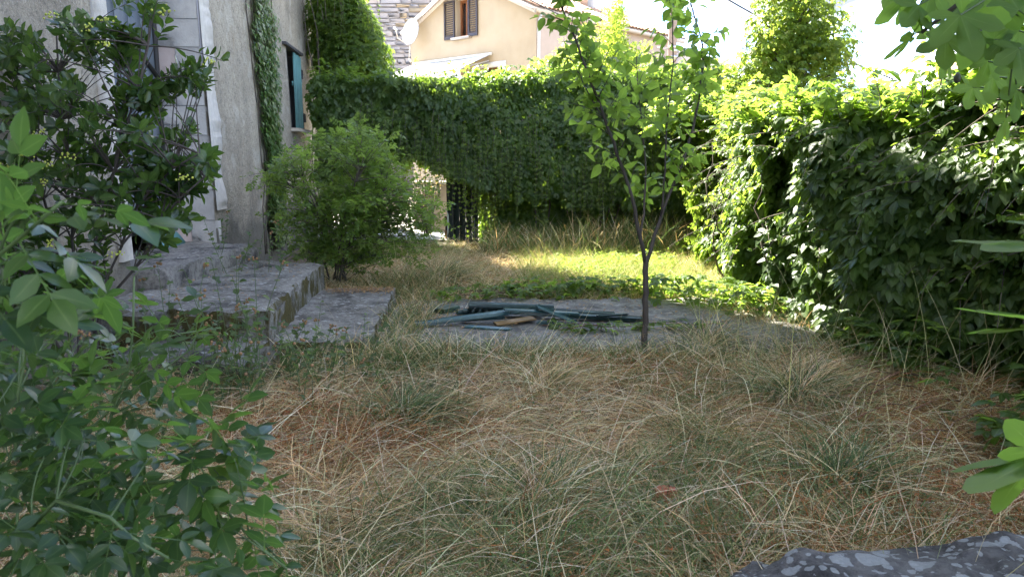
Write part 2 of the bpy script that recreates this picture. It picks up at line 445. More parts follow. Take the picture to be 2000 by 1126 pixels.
def mat_lichen(name, dark=(.055, .052, .05), grey=(.19, .185, .18), pale=(.50, .50, .47), amount=.53, scale=9, stretch=(1, 1, 1), moss=True, blots=0):
    m, t, N_, L_, b = newmat(name)
    p = pos(t, stretch); p0 = pos(t)
    c = ramp(t, noise(t, 2.2, 6, .7, p0), [(.38, dark), (.5, grey), (.66, tuple(x * 1.35 for x in grey))])
    c = mixc(t, ramp(t, noise(t, 26, 4, .7, p0), [(.45, (0, 0, 0)), (.7, (.7, .7, .7))]), c, dark)
    lm = ramp(t, noise(t, scale, 6, .68, p, .6), [(amount, (0, 0, 0)), (amount + .018, (.9, .9, .9))])
    c = mixc(t, lm, c, mixc(t, noise(t, 40, 3, .5, p0), pale, tuple(x * .6 for x in pale)))
    lm2 = ramp(t, noise(t, scale * .45, 5, .6, p, .4), [(amount + .05, (0, 0, 0)), (amount + .08, (.8, .8, .8))])
    c = mixc(t, lm2, c, tuple(x * .82 for x in pale))
    if blots:      # rounded lichen colonies of uneven size
        wob = N_('ShaderNodeVectorMath'); wob.operation = 'MULTIPLY_ADD'
        nz = N_('ShaderNodeTexNoise'); nz.inputs['Scale'].default_value = 26; nz.inputs['Detail'].default_value = 5; L_(p0, nz.inputs['Vector'])
        L_(nz.outputs['Color'], wob.inputs[0]); wob.inputs[1].default_value = (.035, .035, .035); L_(p0, wob.inputs[2])
        for sc_, th in ((blots, .36), (blots * 2.3, .30)):
            vo = N_('ShaderNodeTexVoronoi'); vo.inputs['Scale'].default_value = sc_; L_(wob.outputs[0], vo.inputs['Vector'])
            sz = N_('ShaderNodeSeparateColor'); L_(vo.outputs['Color'], sz.inputs[0])
            k_ = math_(t, 'SUBTRACT', math_(t, 'MULTIPLY', sz.outputs[0], th * 1.7), vo.outputs['Distance'])
            vm_ = ramp(t, math_(t, 'MULTIPLY_ADD', k_, 6, .5), [(.44, (0, 0, 0)), (.66, (.75, .75, .75))])
            c = mixc(t, vm_, c, mixc(t, noise(t, 70, 4, .7, p0), tuple(x * .62 for x in pale), pale))
    if moss:
        g = N_('ShaderNodeNewGeometry'); sp = N_('ShaderNodeSeparateXYZ'); L_(g.outputs['True Normal'], sp.inputs[0])
        c = mixc(t, ramp(t, noise(t, 2.6, 6, .7, p0), [(.58, (0, 0, 0)), (.66, (.7, .7, .7))]), c, mixc(t, noise(t, 45, 3, .6, p0), (.06, .055, .025), (.13, .11, .06)))
        side = ramp(t, math_(t, 'ABSOLUTE', sp.outputs[2]), [(.45, (1, 1, 1)), (.75, (0, 0, 0))])
        mm = math_(t, 'MULTIPLY', side, ramp(t, noise(t, 5, 5, .65, pos(t, (1, 1, .5))), [(.44, (0, 0, 0)), (.54, (1, 1, 1))]))
        c = mixc(t, mm, c, mixc(t, noise(t, 30, 3, .6, p0), (.03, .03, .012), (.13, .105, .03)))
    L_(c, b.inputs['Base Color']); b.inputs['Roughness'].default_value = .9; b.inputs['Specular IOR Level'].default_value = .25
    bump(t, b, math_(t, 'ADD', math_(t, 'ADD', noise(t, 30, 6, .7, p0), math_(t, 'MULTIPLY', noise(t, 140, 4, .7, p0), .35)), math_(t, 'MULTIPLY', lm, .3)), 1.0, .025)
    return m
def mat_soil():
    m, t, N_, L_, b = newmat('soil')
    p = pos(t)
    c = ramp(t, noise(t, 2.0, 6, .65, p), [(.32, (.045, .036, .026)), (.5, (.10, .078, .05)), (.68, (.17, .13, .08))])
    c = mixc(t, ramp(t, noise(t, 55, 3, .6, p), [(.45, (0, 0, 0)), (.7, (.6, .6, .6))]), c, (.22, .16, .09))
    c = mixc(t, ramp(t, noise(t, .7, 4, .6, p), [(.5, (0, 0, 0)), (.62, (.6, .6, .6))]), c, (.06, .075, .025))
    L_(c, b.inputs['Base Color']); b.inputs['Roughness'].default_value = .95
    bump(t, b, noise(t, 40, 6, .7, p), 1.0, .04)
    return m
def mat_wood(name, c, worn, amount=.55, rough=.55, ax=(2, 30, 30)):
    m, t, N_, L_, b = newmat(name)
    tc_ = N_('ShaderNodeTexCoord'); mp_ = N_('ShaderNodeMapping'); mp_.inputs['Scale'].default_value = ax; L_(tc_.outputs['Object'], mp_.inputs[0])
    oi = N_('ShaderNodeObjectInfo')
    n1 = noise(t, 1.5, 6, .7, mp_.outputs[0]); p = pos(t)
    cc = mixc(t, ramp(t, n1, [(amount, (0, 0, 0)), (amount + .08, (.9, .9, .9))]), mixc(t, noise(t, 7, 4, .6, p), c, tuple(x * .55 for x in c)), worn)
    L_(cc, b.inputs['Base Color']); b.inputs['Roughness'].default_value = rough
    bump(t, b, n1, .35, .006)
    return m
PLASTER = mat_plaster()
SLAB = mat_lichen('lichen_slab', dark=(.07, .066, .058), grey=(.22, .21, .185), stretch=(.9, 1.7, 1.0), amount=.59, scale=14)
PAD = mat_lichen('worn_concrete', dark=(.09, .086, .08), grey=(.22, .21, .19), pale=(.42, .41, .37), amount=.57, scale=14, moss=False)
ROCK = mat_lichen('lichen_rock', dark=(.035, .033, .033), grey=(.125, .12, .117), pale=(.40, .42, .42), amount=.66, scale=30, moss=False, blots=13)
SOIL = mat_soil()
WHITE = simple('chalky_white_paint', (.46, .425, .375), .9, .35, 14, bmp=.7)
JAMB = simple('painted_block', (.33, .31, .28), .85, .28, 9, bmp=.8)
JAMBP = simple('pinkish_block', (.38, .30, .26), .85, .2, 5, bmp=.45)
DOORM = mat_wood('blue_grey_door_paint', (.105, .125, .14), (.19, .20, .20), .6, .5, (30, 30, 2))
DARKW = mat_wood('dark_old_wood', (.03, .027, .024), (.09, .08, .07), .58, .7, (30, 30, 2))
TEAL = mat_wood('faded_teal_paint', (.105, .26, .25), (.29, .36, .34), .60, .6, (40, 40, 2))
IRON = simple('dark_iron', (.03, .03, .032), .55, .3, 12, .6)
GREENW = mat_wood('dark_green_paint', (.016, .045, .043), (.09, .155, .15), .54, .4)
GREENL = mat_wood('weathered_green_paint', (.04, .105, .105), (.17, .25, .26), .55, .45)
TANW = mat_wood('bare_wood', (.28, .17, .07), (.40, .28, .14), .5, .7)
CREAM = None
def mat_render():
    m, t, N_, L_, b = newmat('cream_render')
    p = pos(t)
    c = ramp(t, noise(t, .55, 5, .6, p), [(.3, (.38, .30, .205)), (.5, (.43, .35, .245)), (.7, (.46, .385, .285))])
    c = mixc(t, ramp(t, noise(t, 1.3, 5, .7, pos(t, (1, 1, .4))), [(.55, (0, 0, 0)), (.75, (.6, .6, .6))]), c, (.38, .31, .23))
    c = mixc(t, ramp(t, noise(t, 9, 3, .6, p), [(.5, (0, 0, 0)), (.8, (.4, .4, .4))]), c, (.42, .35, .26))
    L_(c, b.inputs['Base Color']); b.inputs['Roughness'].default_value = .9
    bump(t, b, noise(t, 25, 5, .6, p), .3, .02)
    return m
CREAM = mat_render()
TRIM = simple('pale_trim', (.58, .51, .43), .8, .12, 3)
TILE = simple('clay_tile', (.40, .24, .16), .85, .35, 3, bmp=.3)
SHUT = simple('brown_shutter_paint', (.075, .06, .065), .45, .25, 5)
FRAMEW = simple('orange_brown_wood', (.34, .13, .05), .5, .2, 6)
PANE = simple('dark_glass', (.03, .035, .04), .08, .2, 2)
FABRIC = simple('white_fabric', (.66, .66, .68), .8, .06, 2)
DISHM = simple('white_enamel', (.62, .63, .62), .35, .06, 3)
STONEM = simple('tower_stone', (.34, .31, .29), .9, .28, 3, bmp=.5)
STONEG = simple('golden_stone', (.42, .32, .20), .9, .25, 3, bmp=.5)
MORTAR = simple('mortar', (.32, .31, .32), .95, .15, 5, bmp=.4)
POLEM = simple('weathered_pole', (.23, .17, .14), .8, .3, 4, bmp=.4)
STEEL = simple('galvanised_steel', (.45, .46, .47), .4, .15, 8, .8)
CABLE = simple('black_cable', (.02, .02, .022), .5, .1, 4)
ROOFM = simple('old_roof_tile', (.36, .22, .15), .9, .35, 3)
PINKW = simple('pale_pink_render', (.47, .37, .30), .9, .2, 2, bmp=.3)
PAVE = simple('pale_paving', (.50, .47, .41), .9, .2, 3, bmp=.4)
DARKI = simple('shaded_reveal', (.10, .095, .09), .95, .2, 2)  # reveal colour darkened for the shade inside the old house window

def jig(V, a, s=6, seed=0):
    """uneven edges: pushes points by smooth noise"""
    V = np.asarray(V, float)
    return V + a * (np.stack([fbm(V, s, seed + k) for k in range(3)], 1) - .5) * 2
def grid_faces(nu, nv, mask=None, flip=False):
    i, j = np.meshgrid(np.arange(nu - 1), np.arange(nv - 1), indexing='ij')
    q = np.stack([i * nv + j, (i + 1) * nv + j, (i + 1) * nv + j + 1, i * nv + j + 1], -1)
    if flip: q = q[..., ::-1]
    q = q.reshape(-1, 4)
    return q if mask is None else q[mask.ravel()]
def rough_block(name, corners, h, mat, parent=None, origin=(0, 0, 0), res=.09, amp=.012, seed=1, chip=1.0):
    """slab over a four-cornered plan, h = (bottom, top); rough faces and worn edges"""
    c = [np.array(q, float)[:2] for q in corners]
    lu = max(np.linalg.norm(c[1] - c[0]), np.linalg.norm(c[2] - c[3])); lv = max(np.linalg.norm(c[3] - c[0]), np.linalg.norm(c[2] - c[1]))
    nu = max(2, int(lu / res)) + 1; nv = max(2, int(lv / res)) + 1; nw = max(2, int((h[1] - h[0]) / res)) + 1
    def pl(u, v):
        return (c[0] * ((1 - u) * (1 - v))[:, None] + c[1] * (u * (1 - v))[:, None] + c[2] * (u * v)[:, None] + c[3] * ((1 - u) * v)[:, None])
    Vs = []; Fs = []; off = 0
    U, W = np.meshgrid(np.linspace(0, 1, nu), np.linspace(0, 1, nv), indexing='ij')
    Vs.append(np.c_[pl(U.ravel(), W.ravel()), np.full(U.size, h[1])]); Fs.append(grid_faces(nu, nv)); off += U.size
    for k in range(4):
        n_ = nu if k in (0, 2) else nv
        A, Z = np.meshgrid(np.linspace(0, 1, n_), np.linspace(0, 1, nw), indexing='ij'); A = A.ravel(); Z = Z.ravel()
        u, v = [(A, 0 * A), (1 + 0 * A, A), (1 - A, 1 + 0 * A), (0 * A, 1 - A)][k]
        Vs.append(np.c_[pl(u, v), h[0] + (h[1] - h[0]) * Z]); Fs.append(grid_faces(n_, nw) + off); off += A.size
    V = np.concatenate(Vs); 
    # worn top edges
    cen = np.mean(c, 0); 
    ctr = np.array([*cen, 0]); top_ = np.abs(V[:, 2] - h[1]) < 1e-6
    bd = np.full(len(V), 9.0)
    for k in range(4):
        e0, e1 = c[k], c[(k + 1) % 4]; ed = norm(e1 - e0); nn = np.array([-ed[1], ed[0]]); bd = np.minimum(bd, np.abs((V[:, :2] - e0) @ nn))
    er = np.clip(fbm(V, 6, seed + 8, 3) - .46, 0, .3) * np.exp(-bd / .03) * top_ * min(1, (h[1] - h[0]) * 4) * chip
    V[:, 2] -= er * .30; V[:, :2] -= norm(V[:, :2] - cen) * (er * .22)[:, None]
    V = jig(V, amp, 5, seed); V = jig(V, amp * .6, 17, seed + 4)
    me = mesh_np(name, V - np.asarray(origin), Fs, mat, False)
    return me

# ------------------------------------------------------------------ ground
def ground_z(x, y):
    P = np.c_[np.ravel(x), np.ravel(y), np.zeros(np.size(x))]
    z = (fbm(P, .8, 3) - .5) * .14 + (fbm(P, 2.6, 6) - .5) * .09
    inside = (np.abs(np.ravel(x)) < 8) & (np.ravel(y) < 20)
    onpad = ((np.ravel(x) > -1.3) & (np.ravel(x) < 2.9) & (np.ravel(y) > 5.55) & (np.ravel(y) < 8.5))
    z = np.where(inside, z, 0); z = np.where(onpad, np.minimum(z, -.02) - .02, z)
    return z.reshape(np.shape(x))
xs = np.unique(np.r_[-400, -150, -60, -25, -12, np.arange(-8, 8.01, .16), 12, 25, 60, 150, 400]); ys = np.unique(np.r_[-300, -100, -30, -10, -4, np.arange(0, 20.01, .16), 24, 30, 45, 80, 150, 300, 700])
GX, GY = np.meshgrid(xs, ys, indexing='ij')
gr = link('ground', mesh_np('ground', np.c_[GX.ravel(), GY.ravel(), ground_z(GX, GY).ravel()], grid_faces(len(xs), len(ys)), SOIL, True)); gr['kind'] = 'structure'

pad = link('concrete_pad', rough_block('concrete_pad', [(-1.25, 5.72), (2.6, 5.85), (2.75, 8.2), (-1.15, 8.1)], (-.1, .035), PAD, amp=.012, res=.1, seed=9)); pad['kind'] = 'structure'
pv = link('paved_lane', mesh_np('paved_lane', np.array([[-9, 14.2, .05], [14, 14.2, .05], [14, 21, .05], [-9, 21, .05]], float), [np.array([[0, 1, 2, 3]])], PAVE)); pv['kind'] = 'structure'

# ------------------------------------------------------------------ the old house
WS = -.08; WB = -.025
WN = norm(np.array([1, -WS * 1.0, 0])); WD = norm(np.array([WS, 1, 0]))
def wall_pt(y, z, out_=0.0):
    """a point on the old house's yard face at depth y, height z"""
    x = -3.35 + WS * (y - 8.6) + WB * (z - .55)
    return np.stack(np.broadcast_arrays(x, y, z), -1).astype(float) + WN * np.asarray(out_)[..., None] if np.ndim(out_) else np.stack(np.broadcast_arrays(x, y, z), -1).astype(float) + WN * out_
def wall_hit(px, py):
    d = ray(px, py)
    # x = -3.35 + WS (y-8.6) + WB (z-.55)
    a = d[0] - WS * d[1] - WB * d[2]; bb = -3.35 - WS * 8.6 + WB * (1.5 - .55)
    return CAM + d * (bb / a)
H_HOUSE = 16.8  # height out of view, raised until the house shades the near bank
Y0, Y1 = -3.0, 16.9  # far end set by where its shadow edge should cross the yard
wl = [wall_hit(558, 92), wall_hit(573, 250), wall_hit(594, 258), wall_hit(587, 108)]
wy0, wy1 = wl[0][1], wl[2][1]; wz0, wz1 = wl[1][2], wl[0][2]
dy0, dy1, dz0, dz1 = 6.25, 8.6, .55, 3.75
hb = np.array([-3.6, 8.6, 0])
house = thing('old_house', 'grey plastered old house with a deep doorway, wall running away from the steps', 'house', hb)
ysg = np.unique(np.round(np.r_[np.arange(Y0, Y1, .11), Y1, wy0, wy1, dy0, dy1], 4)); zsg = np.unique(np.round(np.r_[np.arange(-.1, H_HOUSE, .11), H_HOUSE, wz0, wz1, dz0, dz1], 4))
YY, ZZ = np.meshgrid(ysg, zsg, indexing='ij')
V = wall_pt(YY.ravel(), ZZ.ravel())
edge = np.zeros(len(V), bool)
amp = (fbm(V, 1.1, 2) - .5) * .07 + (fbm(V, 7, 5) - .5) * .025
for (a, b_, c, d) in ((wy0, wy1, wz0, wz1), (dy0, dy1, dz0, dz1)):
    near = (V[:, 1] > a - .12) & (V[:, 1] < b_ + .12) & (V[:, 2] > c - .12) & (V[:, 2] < d + .12); amp = np.where(near, amp * .15, amp)
V = V + WN * amp[:, None]
yc = (ysg[:-1] + ysg[1:]) / 2; zc = (zsg[:-1] + zsg[1:]) / 2
M = np.ones((len(yc), len(zc)), bool)
for (a, b_, c, d) in ((wy0, wy1, wz0, wz1), (dy0, dy1, dz0, dz1)):
    M &= ~(((yc > a) & (yc < b_))[:, None] & ((zc > c) & (zc < d))[None])
link('wall', mesh_np('wall', V - hb, grid_faces(len(ysg), len(zsg), M), PLASTER, True), house)
# far end wall, back and near walls, floor, roof
B = MB()
def hpt(y, dn, z): return wall_pt(np.float64(y), np.float64(z)) + WN * dn
for y_, s_ in ((Y1, 0), (Y0, 0)):
    q = [hpt(y_, 0, -.1), hpt(y_, -6, -.1), hpt(y_, -6, H_HOUSE), hpt(y_, -3, H_HOUSE + 1.1), hpt(y_, 0, H_HOUSE)]
    B.add(q, [(0, 1, 2, 3, 4)])
B.add([hpt(Y0, -6, -.1), hpt(Y1, -6, -.1), hpt(Y1, -6, H_HOUSE), hpt(Y0, -6, H_HOUSE)], [(0, 1, 2, 3)])
B.add([hpt(Y0, -.02, .5), hpt(Y1, -.02, .5), hpt(Y1, -5.98, .5), hpt(Y0, -5.98, .5)], [(0, 1, 2, 3)])
B.build('back_wall', PLASTER, house)
B = MB()
for a, b_ in ((.18, -3), (-6.18, -3)):
    za = H_HOUSE - .05; zb = H_HOUSE + 1.15
    q = [hpt(Y0 - .1, a, za), hpt(Y1 + .1, a, za), hpt(Y1 + .1, b_, zb), hpt(Y0 - .1, b_, zb)]
    q2 = [v + UP * .12 for v in q]
    B.add(q + q2, [(0, 1, 2, 3), (4, 7, 6, 5), (0, 4, 5, 1), (1, 5, 6, 2), (2, 6, 7, 3), (3, 7, 4, 0)])
B.build('roof', ROOFM, house)
# doorway: cheek of painted blocks, lintel, near cheek, door leaf, edges of old white paint
DEEP = .47
zz = dz0 - .02; k = 0
Rw = axes(WN, WD, UP)
while zz < dz1:
    hh = .31 * (1 + .12 * math.sin(k * 2.3))
    if zz + hh > dz1 - .1: hh = dz1 - zz
    splits = [0, DEEP] if k % 3 else [0, DEEP * .58, DEEP]
    for a, b_ in zip(splits[:-1], splits[1:]):
        c = hpt(dy1, -(a + b_) / 2, zz + hh / 2) + WD * (.1 + RNG.uniform(-.004, .004))
        bb = MB().box((0, 0, 0), (b_ - a - .004, .2, hh - .005), Rw, .004)
        o = link('jamb_block', bb.mesh('jamb_block', JAMBP if (a > .1 and zz > 2.1) or RNG.random() < .1 else JAMB), house); o.location = c - hb
    zz += hh; k += 1
B = MB().box(hpt(dy1, -DEEP / 2, (dz0 + dz1) / 2) + WD * .112, (DEEP - .02, .2, dz1 - dz0), Rw); B.build('jamb_mortar', MORTAR, house)
B = MB().box(hpt(dy0, -DEEP / 2 - .01, (dz0 + dz1) / 2) - WD * .1, (DEEP, .2, dz1 - dz0 - .01), Rw, .01); B.build('near_jamb', JAMB, house)
B = MB().box(hpt((dy0 + dy1) / 2, -DEEP / 2 - .01, dz1 + .12), (DEEP, dy1 - dy0 + .4, .24), Rw, .01); B.build('lintel', JAMB, house)
dl = None
nb = 7; wdt = (dy1 - dy0 - .14) / nb
door = MB().box(hpt((dy0 + dy1) / 2, -DEEP - .05, (dz0 + dz1) / 2 + .1), (.02, dy1 - dy0 - .1, dz1 - dz0 - .2), Rw).build('door', DARKW, house)
for i in range(nb):
    o = MB().box(hpt(dy0 + .07 + wdt * (i + .5), -DEEP - .02, (dz0 + dz1) / 2 + .12), (.035, wdt - .012, dz1 - dz0 - .25), Rw, .006).build('door_board', DOORM, house, origin=hb)
    o.parent = door
for z_ in (1.15, 2.35, 3.2):
    d0 = hpt(dy1 - .06, -DEEP + .02, z_ + .05); d1 = hpt(dy1 - .9, -DEEP + .02, z_ + .42)
    o = MB().tube([d0, d1], .028, 4).build('brace', DARKW, house, origin=hb); o.parent = door
for z_ in (0,):
    o = MB().box(hpt(dy1 - .045, -DEEP + .0, (dz0 + dz1) / 2), (.05, .045, dz1 - dz0), Rw).build('door_gap_strip', DARKW, house)  # dark strip standing in for the shaded gap beside the door leaf
MB().box(hpt(dy1 - .42, -DEEP + .1, dz0 + .10), (.03, .7, .17), Rw @ np.array([[.8, 0, -.6], [0, 1, 0], [.6, 0, .8]]), .004).build('door_sill_board', TEAL, house)
def ragged_strip(y0, y1w, z0, z1, seed, sgn=1):
    """old paint edge, 4 mm proud, ragged away from the doorway"""
    n_ = 110; zs_ = np.linspace(z0, z1, n_)
    wv = y1w * np.clip(.38 + .55 * fbm(np.c_[zs_ * 0, zs_ * 0, zs_], 2.2, seed, 4) ** 1.5 + RNG.normal(0, .012, n_), .12, 2)
    a = wall_pt(np.full(n_, y0), zs_, .03); b_ = wall_pt(y0 + sgn * wv, zs_, .028); bk = wall_pt(y0 + sgn * wv, zs_, -.02)
    V_ = np.concatenate([a, b_, bk]); q = np.arange(n_ - 1)
    return V_, [np.c_[q, q + n_, q + n_ + 1, q + 1], np.c_[q + n_, q + 2 * n_, q + 2 * n_ + 1, q + n_ + 1]]
V_, F_ = ragged_strip(dy1 + .004, .62, .95, 3.9, 3); link('paint_edge', mesh_np('paint_edge', V_ - hb, F_, WHITE), house)
V_, F_ = ragged_strip(dy0 - .004, .34, .7, 3.9, 8, -1); link('paint_edge', mesh_np('paint_edge', V_ - hb, [f[:, ::-1] for f in F_], WHITE), house)
# window with one closed plank shutter
B = MB()
dpt = .38
c4 = [(wy0, wz0), (wy1, wz0), (wy1, wz1), (wy0, wz1)]
for i in range(4):
    (a, b_), (c, d) = c4[i], c4[(i + 1) % 4]
    B.add([hpt(a, 0.01, b_), hpt(c, 0.01, d), hpt(c, -dpt, d), hpt(a, -dpt, b_)], [(0, 1, 2, 3)])
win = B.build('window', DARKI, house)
B = MB().box(hpt((wy0 + wy1) / 2, -dpt - .02, (wz0 + wz1) / 2), (.03, wy1 - wy0, wz1 - wz0), Rw); o = B.build('pane', PANE, house, origin=hb); o.parent = win
MB().box(hpt((wy0 + wy1) / 2, .02, wz0 - .035), (.22, wy1 - wy0 + .1, .06), Rw, .008).build('window_sill', simple('old_stone_sill', (.36, .31, .24), .9, .3, 8, bmp=.5), house)
MB().box(hpt((wy0 + wy1) / 2 - .1, .0, wz1 + .03), (.14, wy1 - wy0 + .35, .05), Rw @ np.array([[1, 0, 0], [0, 1, .0], [0, 0, 1]]), .006).build('window_lintel', DARKW, house)
sy0 = wy0 + (wy1 - wy0) * .46; sy1 = wy1 - .01
sh = MB().box(hpt((sy0 + sy1) / 2, -.035, (wz0 + wz1) / 2 + .12), (.02, sy1 - sy0, .08), Rw).build('shutter', TEAL, house)
nb = 4; bw = (sy1 - sy0) / nb
for i in range(nb):
    o = MB().box(hpt(sy0 + bw * (i + .5), .0 + .004 * (i % 2), (wz0 + wz1) / 2), (.03, bw - .012, wz1 - wz0 - .03 - .03 * (i % 2)), Rw, .005).build('shutter_board', TEAL, house, origin=hb); o.parent = sh
for z_ in (wz0 + .22, wz1 - .32):
    o = MB().box(hpt(sy1 + .02, .025, z_), (.03, .12, .16), Rw, .006).build('hinge', IRON, house, origin=hb); o.parent = sh

# ------------------------------------------------------------------ stone steps
def step(name, label, corners, h, mat, seed, res=.045, amp=.024):
    c = np.mean([q[:2] for q in corners], 0); o3 = np.array([c[0], c[1], 0])
    return tag(link(name, rough_block(name, corners, h, mat, origin=o3, res=res, amp=amp, seed=seed), None, o3), label, 'step', 'stone steps beside the old house')
a0 = gz(522, 668, .17); a1 = gz(716, 670, .17); a2 = gz(772, 562, .17); a3 = gz(600, 562, .17)
LOW = [a0[:2] + (-.1, 0), a1[:2], a2[:2], a3[:2] + (-.1, 0)]
step('stone_step', 'lowest broad lichen covered stone slab of the steps, next to the concrete ground', LOW, (-.1, .17), SLAB, 2)
b0 = gz(522, 607, .42); b1 = gz(633, 512, .42)
UPS = [(-3.15, b0[1] + .05), b0[:2], b1[:2], (-3.4, b1[1] + .2)]
step('stone_step', 'higher lichen covered stone slab with a mossy edge, between house wall and lowest slab', UPS, (-.1, .42), SLAB, 5)
t0 = gz(430, 492, .62)
TH = [(-3.75, 6.35), (-2.93, 6.35), (t0[0] + .02, 8.5), (-3.75, 8.62)]
step('door_step', 'rough door step block under the deep doorway of the old house', TH, (-.1, .60), mat_lichen('rubble_block', grey=(.24, .225, .20), pale=(.42, .40, .36), amount=.6, scale=7, moss=False), 7, .06, .025)
MB_ = rough_block('wall_stone', [(-2.75, 4.9), (-1.75, 4.85), (-1.70, 5.62), (-2.75, 5.62)], (-.1, .2), SLAB, origin=(-2.2, 5.2, 0), seed=12, amp=.05)
tag(link('rubble_block', MB_, None, (-2.2, 5.2, 0)), 'dark weathered stone block half hidden by weeds in front of the steps', 'stone block')

# ------------------------------------------------------------------ broken green shutters lying on the concrete
def plank(name, label, p0, p1, z0, z1, wid, thk, mat, parent=None, roll=0.0, group='broken shutter pieces on the concrete'):
    a = gz(*p0, z0); b_ = gz(*p1, z1); c = (a + b_) / 2; ln = np.linalg.norm(b_ - a)
    x = norm(b_ - a); y = norm(np.cross(UP, x)); z = np.cross(x, y)
    if roll: y, z = y * math.cos(roll) + z * math.sin(roll), z * math.cos(roll) - y * math.sin(roll)
    R = axes(x, y, z)
    m_ = MB().box((0, 0, 0), (ln, wid, thk), None, min(.006, thk * .25))
    v = m_.V[0]; m_.V[0] = v + (np.random.default_rng(len(label)).random(v.shape) - .5) * np.array([.04, .004, .003])
    o = link(name, m_.mesh(name, mat)); M = np.eye(4); M[:3, :3] = R; M[:3, 3] = c; o.matrix_basis = Matrix(M.tolist())
    return tag(o, label, 'plank', group), R, c, ln
P_ = plank
sh1 = thing('broken_shutter', 'dark green louvered shutter frame with stubs of slats, topmost of the plank pile', 'shutter', tuple(gz(1000, 606, .1)), 'broken shutter pieces on the concrete')
a = gz(915, 594, .17); b_ = gz(1082, 600, .15)
x = norm(b_ - a); y = norm(np.cross(UP, x)); z = np.cross(x, y); R = axes(x, y, z)
MB().box((a + b_) / 2, (np.linalg.norm(b_ - a), .03, .05), R, .005).build('rail', GREENW, sh1)
a2_ = gz(905, 606, .08); b2_ = gz(1060, 611, .07)
MB().box((a2_ + b2_) / 2, (np.linalg.norm(b2_ - a2_), .06, .03), R, .004).build('rail', GREENW, sh1)
for k in range(11):
    q = a + (b_ - a) * (.06 + k * .083); q2 = a2_ + (b2_ - a2_) * (.06 + k * .083)
    d_ = q2 - q; ln = np.linalg.norm(d_); xx = norm(d_); yy = norm(x - xx * (x @ xx)); zz_ = np.cross(xx, yy)
    MB().box((q + q2) / 2 - UP * .01, (ln * .95, .045, .008), axes(xx, yy, zz_) @ np.array([[1, 0, 0], [0, .8, -.6], [0, .6, .8]])).build('slat', GREENW, sh1)
P_('shutter_block', 'short thick dark green end piece at the house end of the plank pile', (857, 607), (890, 598), .06, .07, .13, .045, GREENW)
P_('shutter_plank', 'dark green plank lying under the louvered frame', (893, 610), (1010, 606), .06, .06, .07, .035, GREENW)
P_('shutter_plank', 'long slanting green grey plank reaching towards the lowest stone slab', (812, 633), (995, 609), .06, .14, .095, .04, GREENL)
P_('shutter_plank', 'longest dark green plank of the pile, reaching to the young tree trunk', (975, 606), (1256, 624), .10, .06, .11, .04, GREENW)
P_('shutter_plank', 'narrow pale green slat lying on the longest plank', (985, 604), (1130, 612), .18, .13, .06, .02, GREENL)
P_('shutter_plank', 'pale worn slat lying across the others, sloping down towards the viewer', (1050, 597), (1127, 630), .21, .06, .12, .02, GREENL)
P_('shutter_plank', 'split bare tan wooden board under the crossing slats', (968, 633), (1042, 621), .05, .07, .11, .022, TANW)
P_('shutter_plank', 'detached slat lying nearest the viewer on the bare concrete', (909, 637), (996, 643), .045, .045, .075, .02, GREENL)
P_('shutter_plank', 'pale splintered board half under the vine runner', (1052, 629), (1098, 632), .05, .05, .10, .02, GREENL)
P_('shutter_plank', 'slender green slat leaning on the louvered frame', (1000, 612), (1052, 603), .09, .18, .04, .015, GREENL)
P_('shutter_plank', 'thin dark green slat beside the longest plank, on the hedge side', (1060, 603), (1200, 612), .08, .07, .06, .02, GREENW)
P_('shutter_plank', 'thin green slat between the slanting plank and the detached slat', (900, 625), (985, 620), .06, .09, .055, .018, GREENL)
P_('shutter_plank', 'dark stick at the far end of the longest plank', (1165, 617), (1225, 613), .11, .11, .035, .02, GREENW)

# ------------------------------------------------------------------ lichen boulder in front
def boulder():
    n1, n2 = 150, 70
    th, ph = np.meshgrid(np.linspace(0, 2 * math.pi, n1, endpoint=False), np.linspace(-.5 * math.pi, .5 * math.pi, n2), indexing='ij')
    d = np.stack([np.cos(th) * np.cos(ph), np.sin(th) * np.cos(ph), np.sin(ph)], -1).reshape(-1, 3)
    e = np.sign(d) * np.abs(d) ** .62
    V_ = e * np.array([.78, .60, .32])
    V_ = V_ + d * ((fbm(d, 2.2, 4, 4) - .5) * .24)[:, None] + np.array([0, 0, 1.]) * ((fbm(V_, 8, 7, 3) - .5) * .05 - np.clip(.06 - np.abs(fbm(V_, 3.2, 15, 3) - .5), 0, 1) * .35)[:, None]
    q = grid_faces(n1, n2)
    ex = np.array([[(n1 - 1) * n2 + j, j, j + 1, (n1 - 1) * n2 + j + 1] for j in range(n2 - 1)])
    return mesh_np('boulder', V_, [q, ex], ROCK, True)
bo = tag(link('boulder', boulder(), None, (1.32, 1.80, .015)), 'grey boulder blotched with pale lichen in the nearest grass', 'boulder')
bo.rotation_euler = (0.02, -.04, .12)

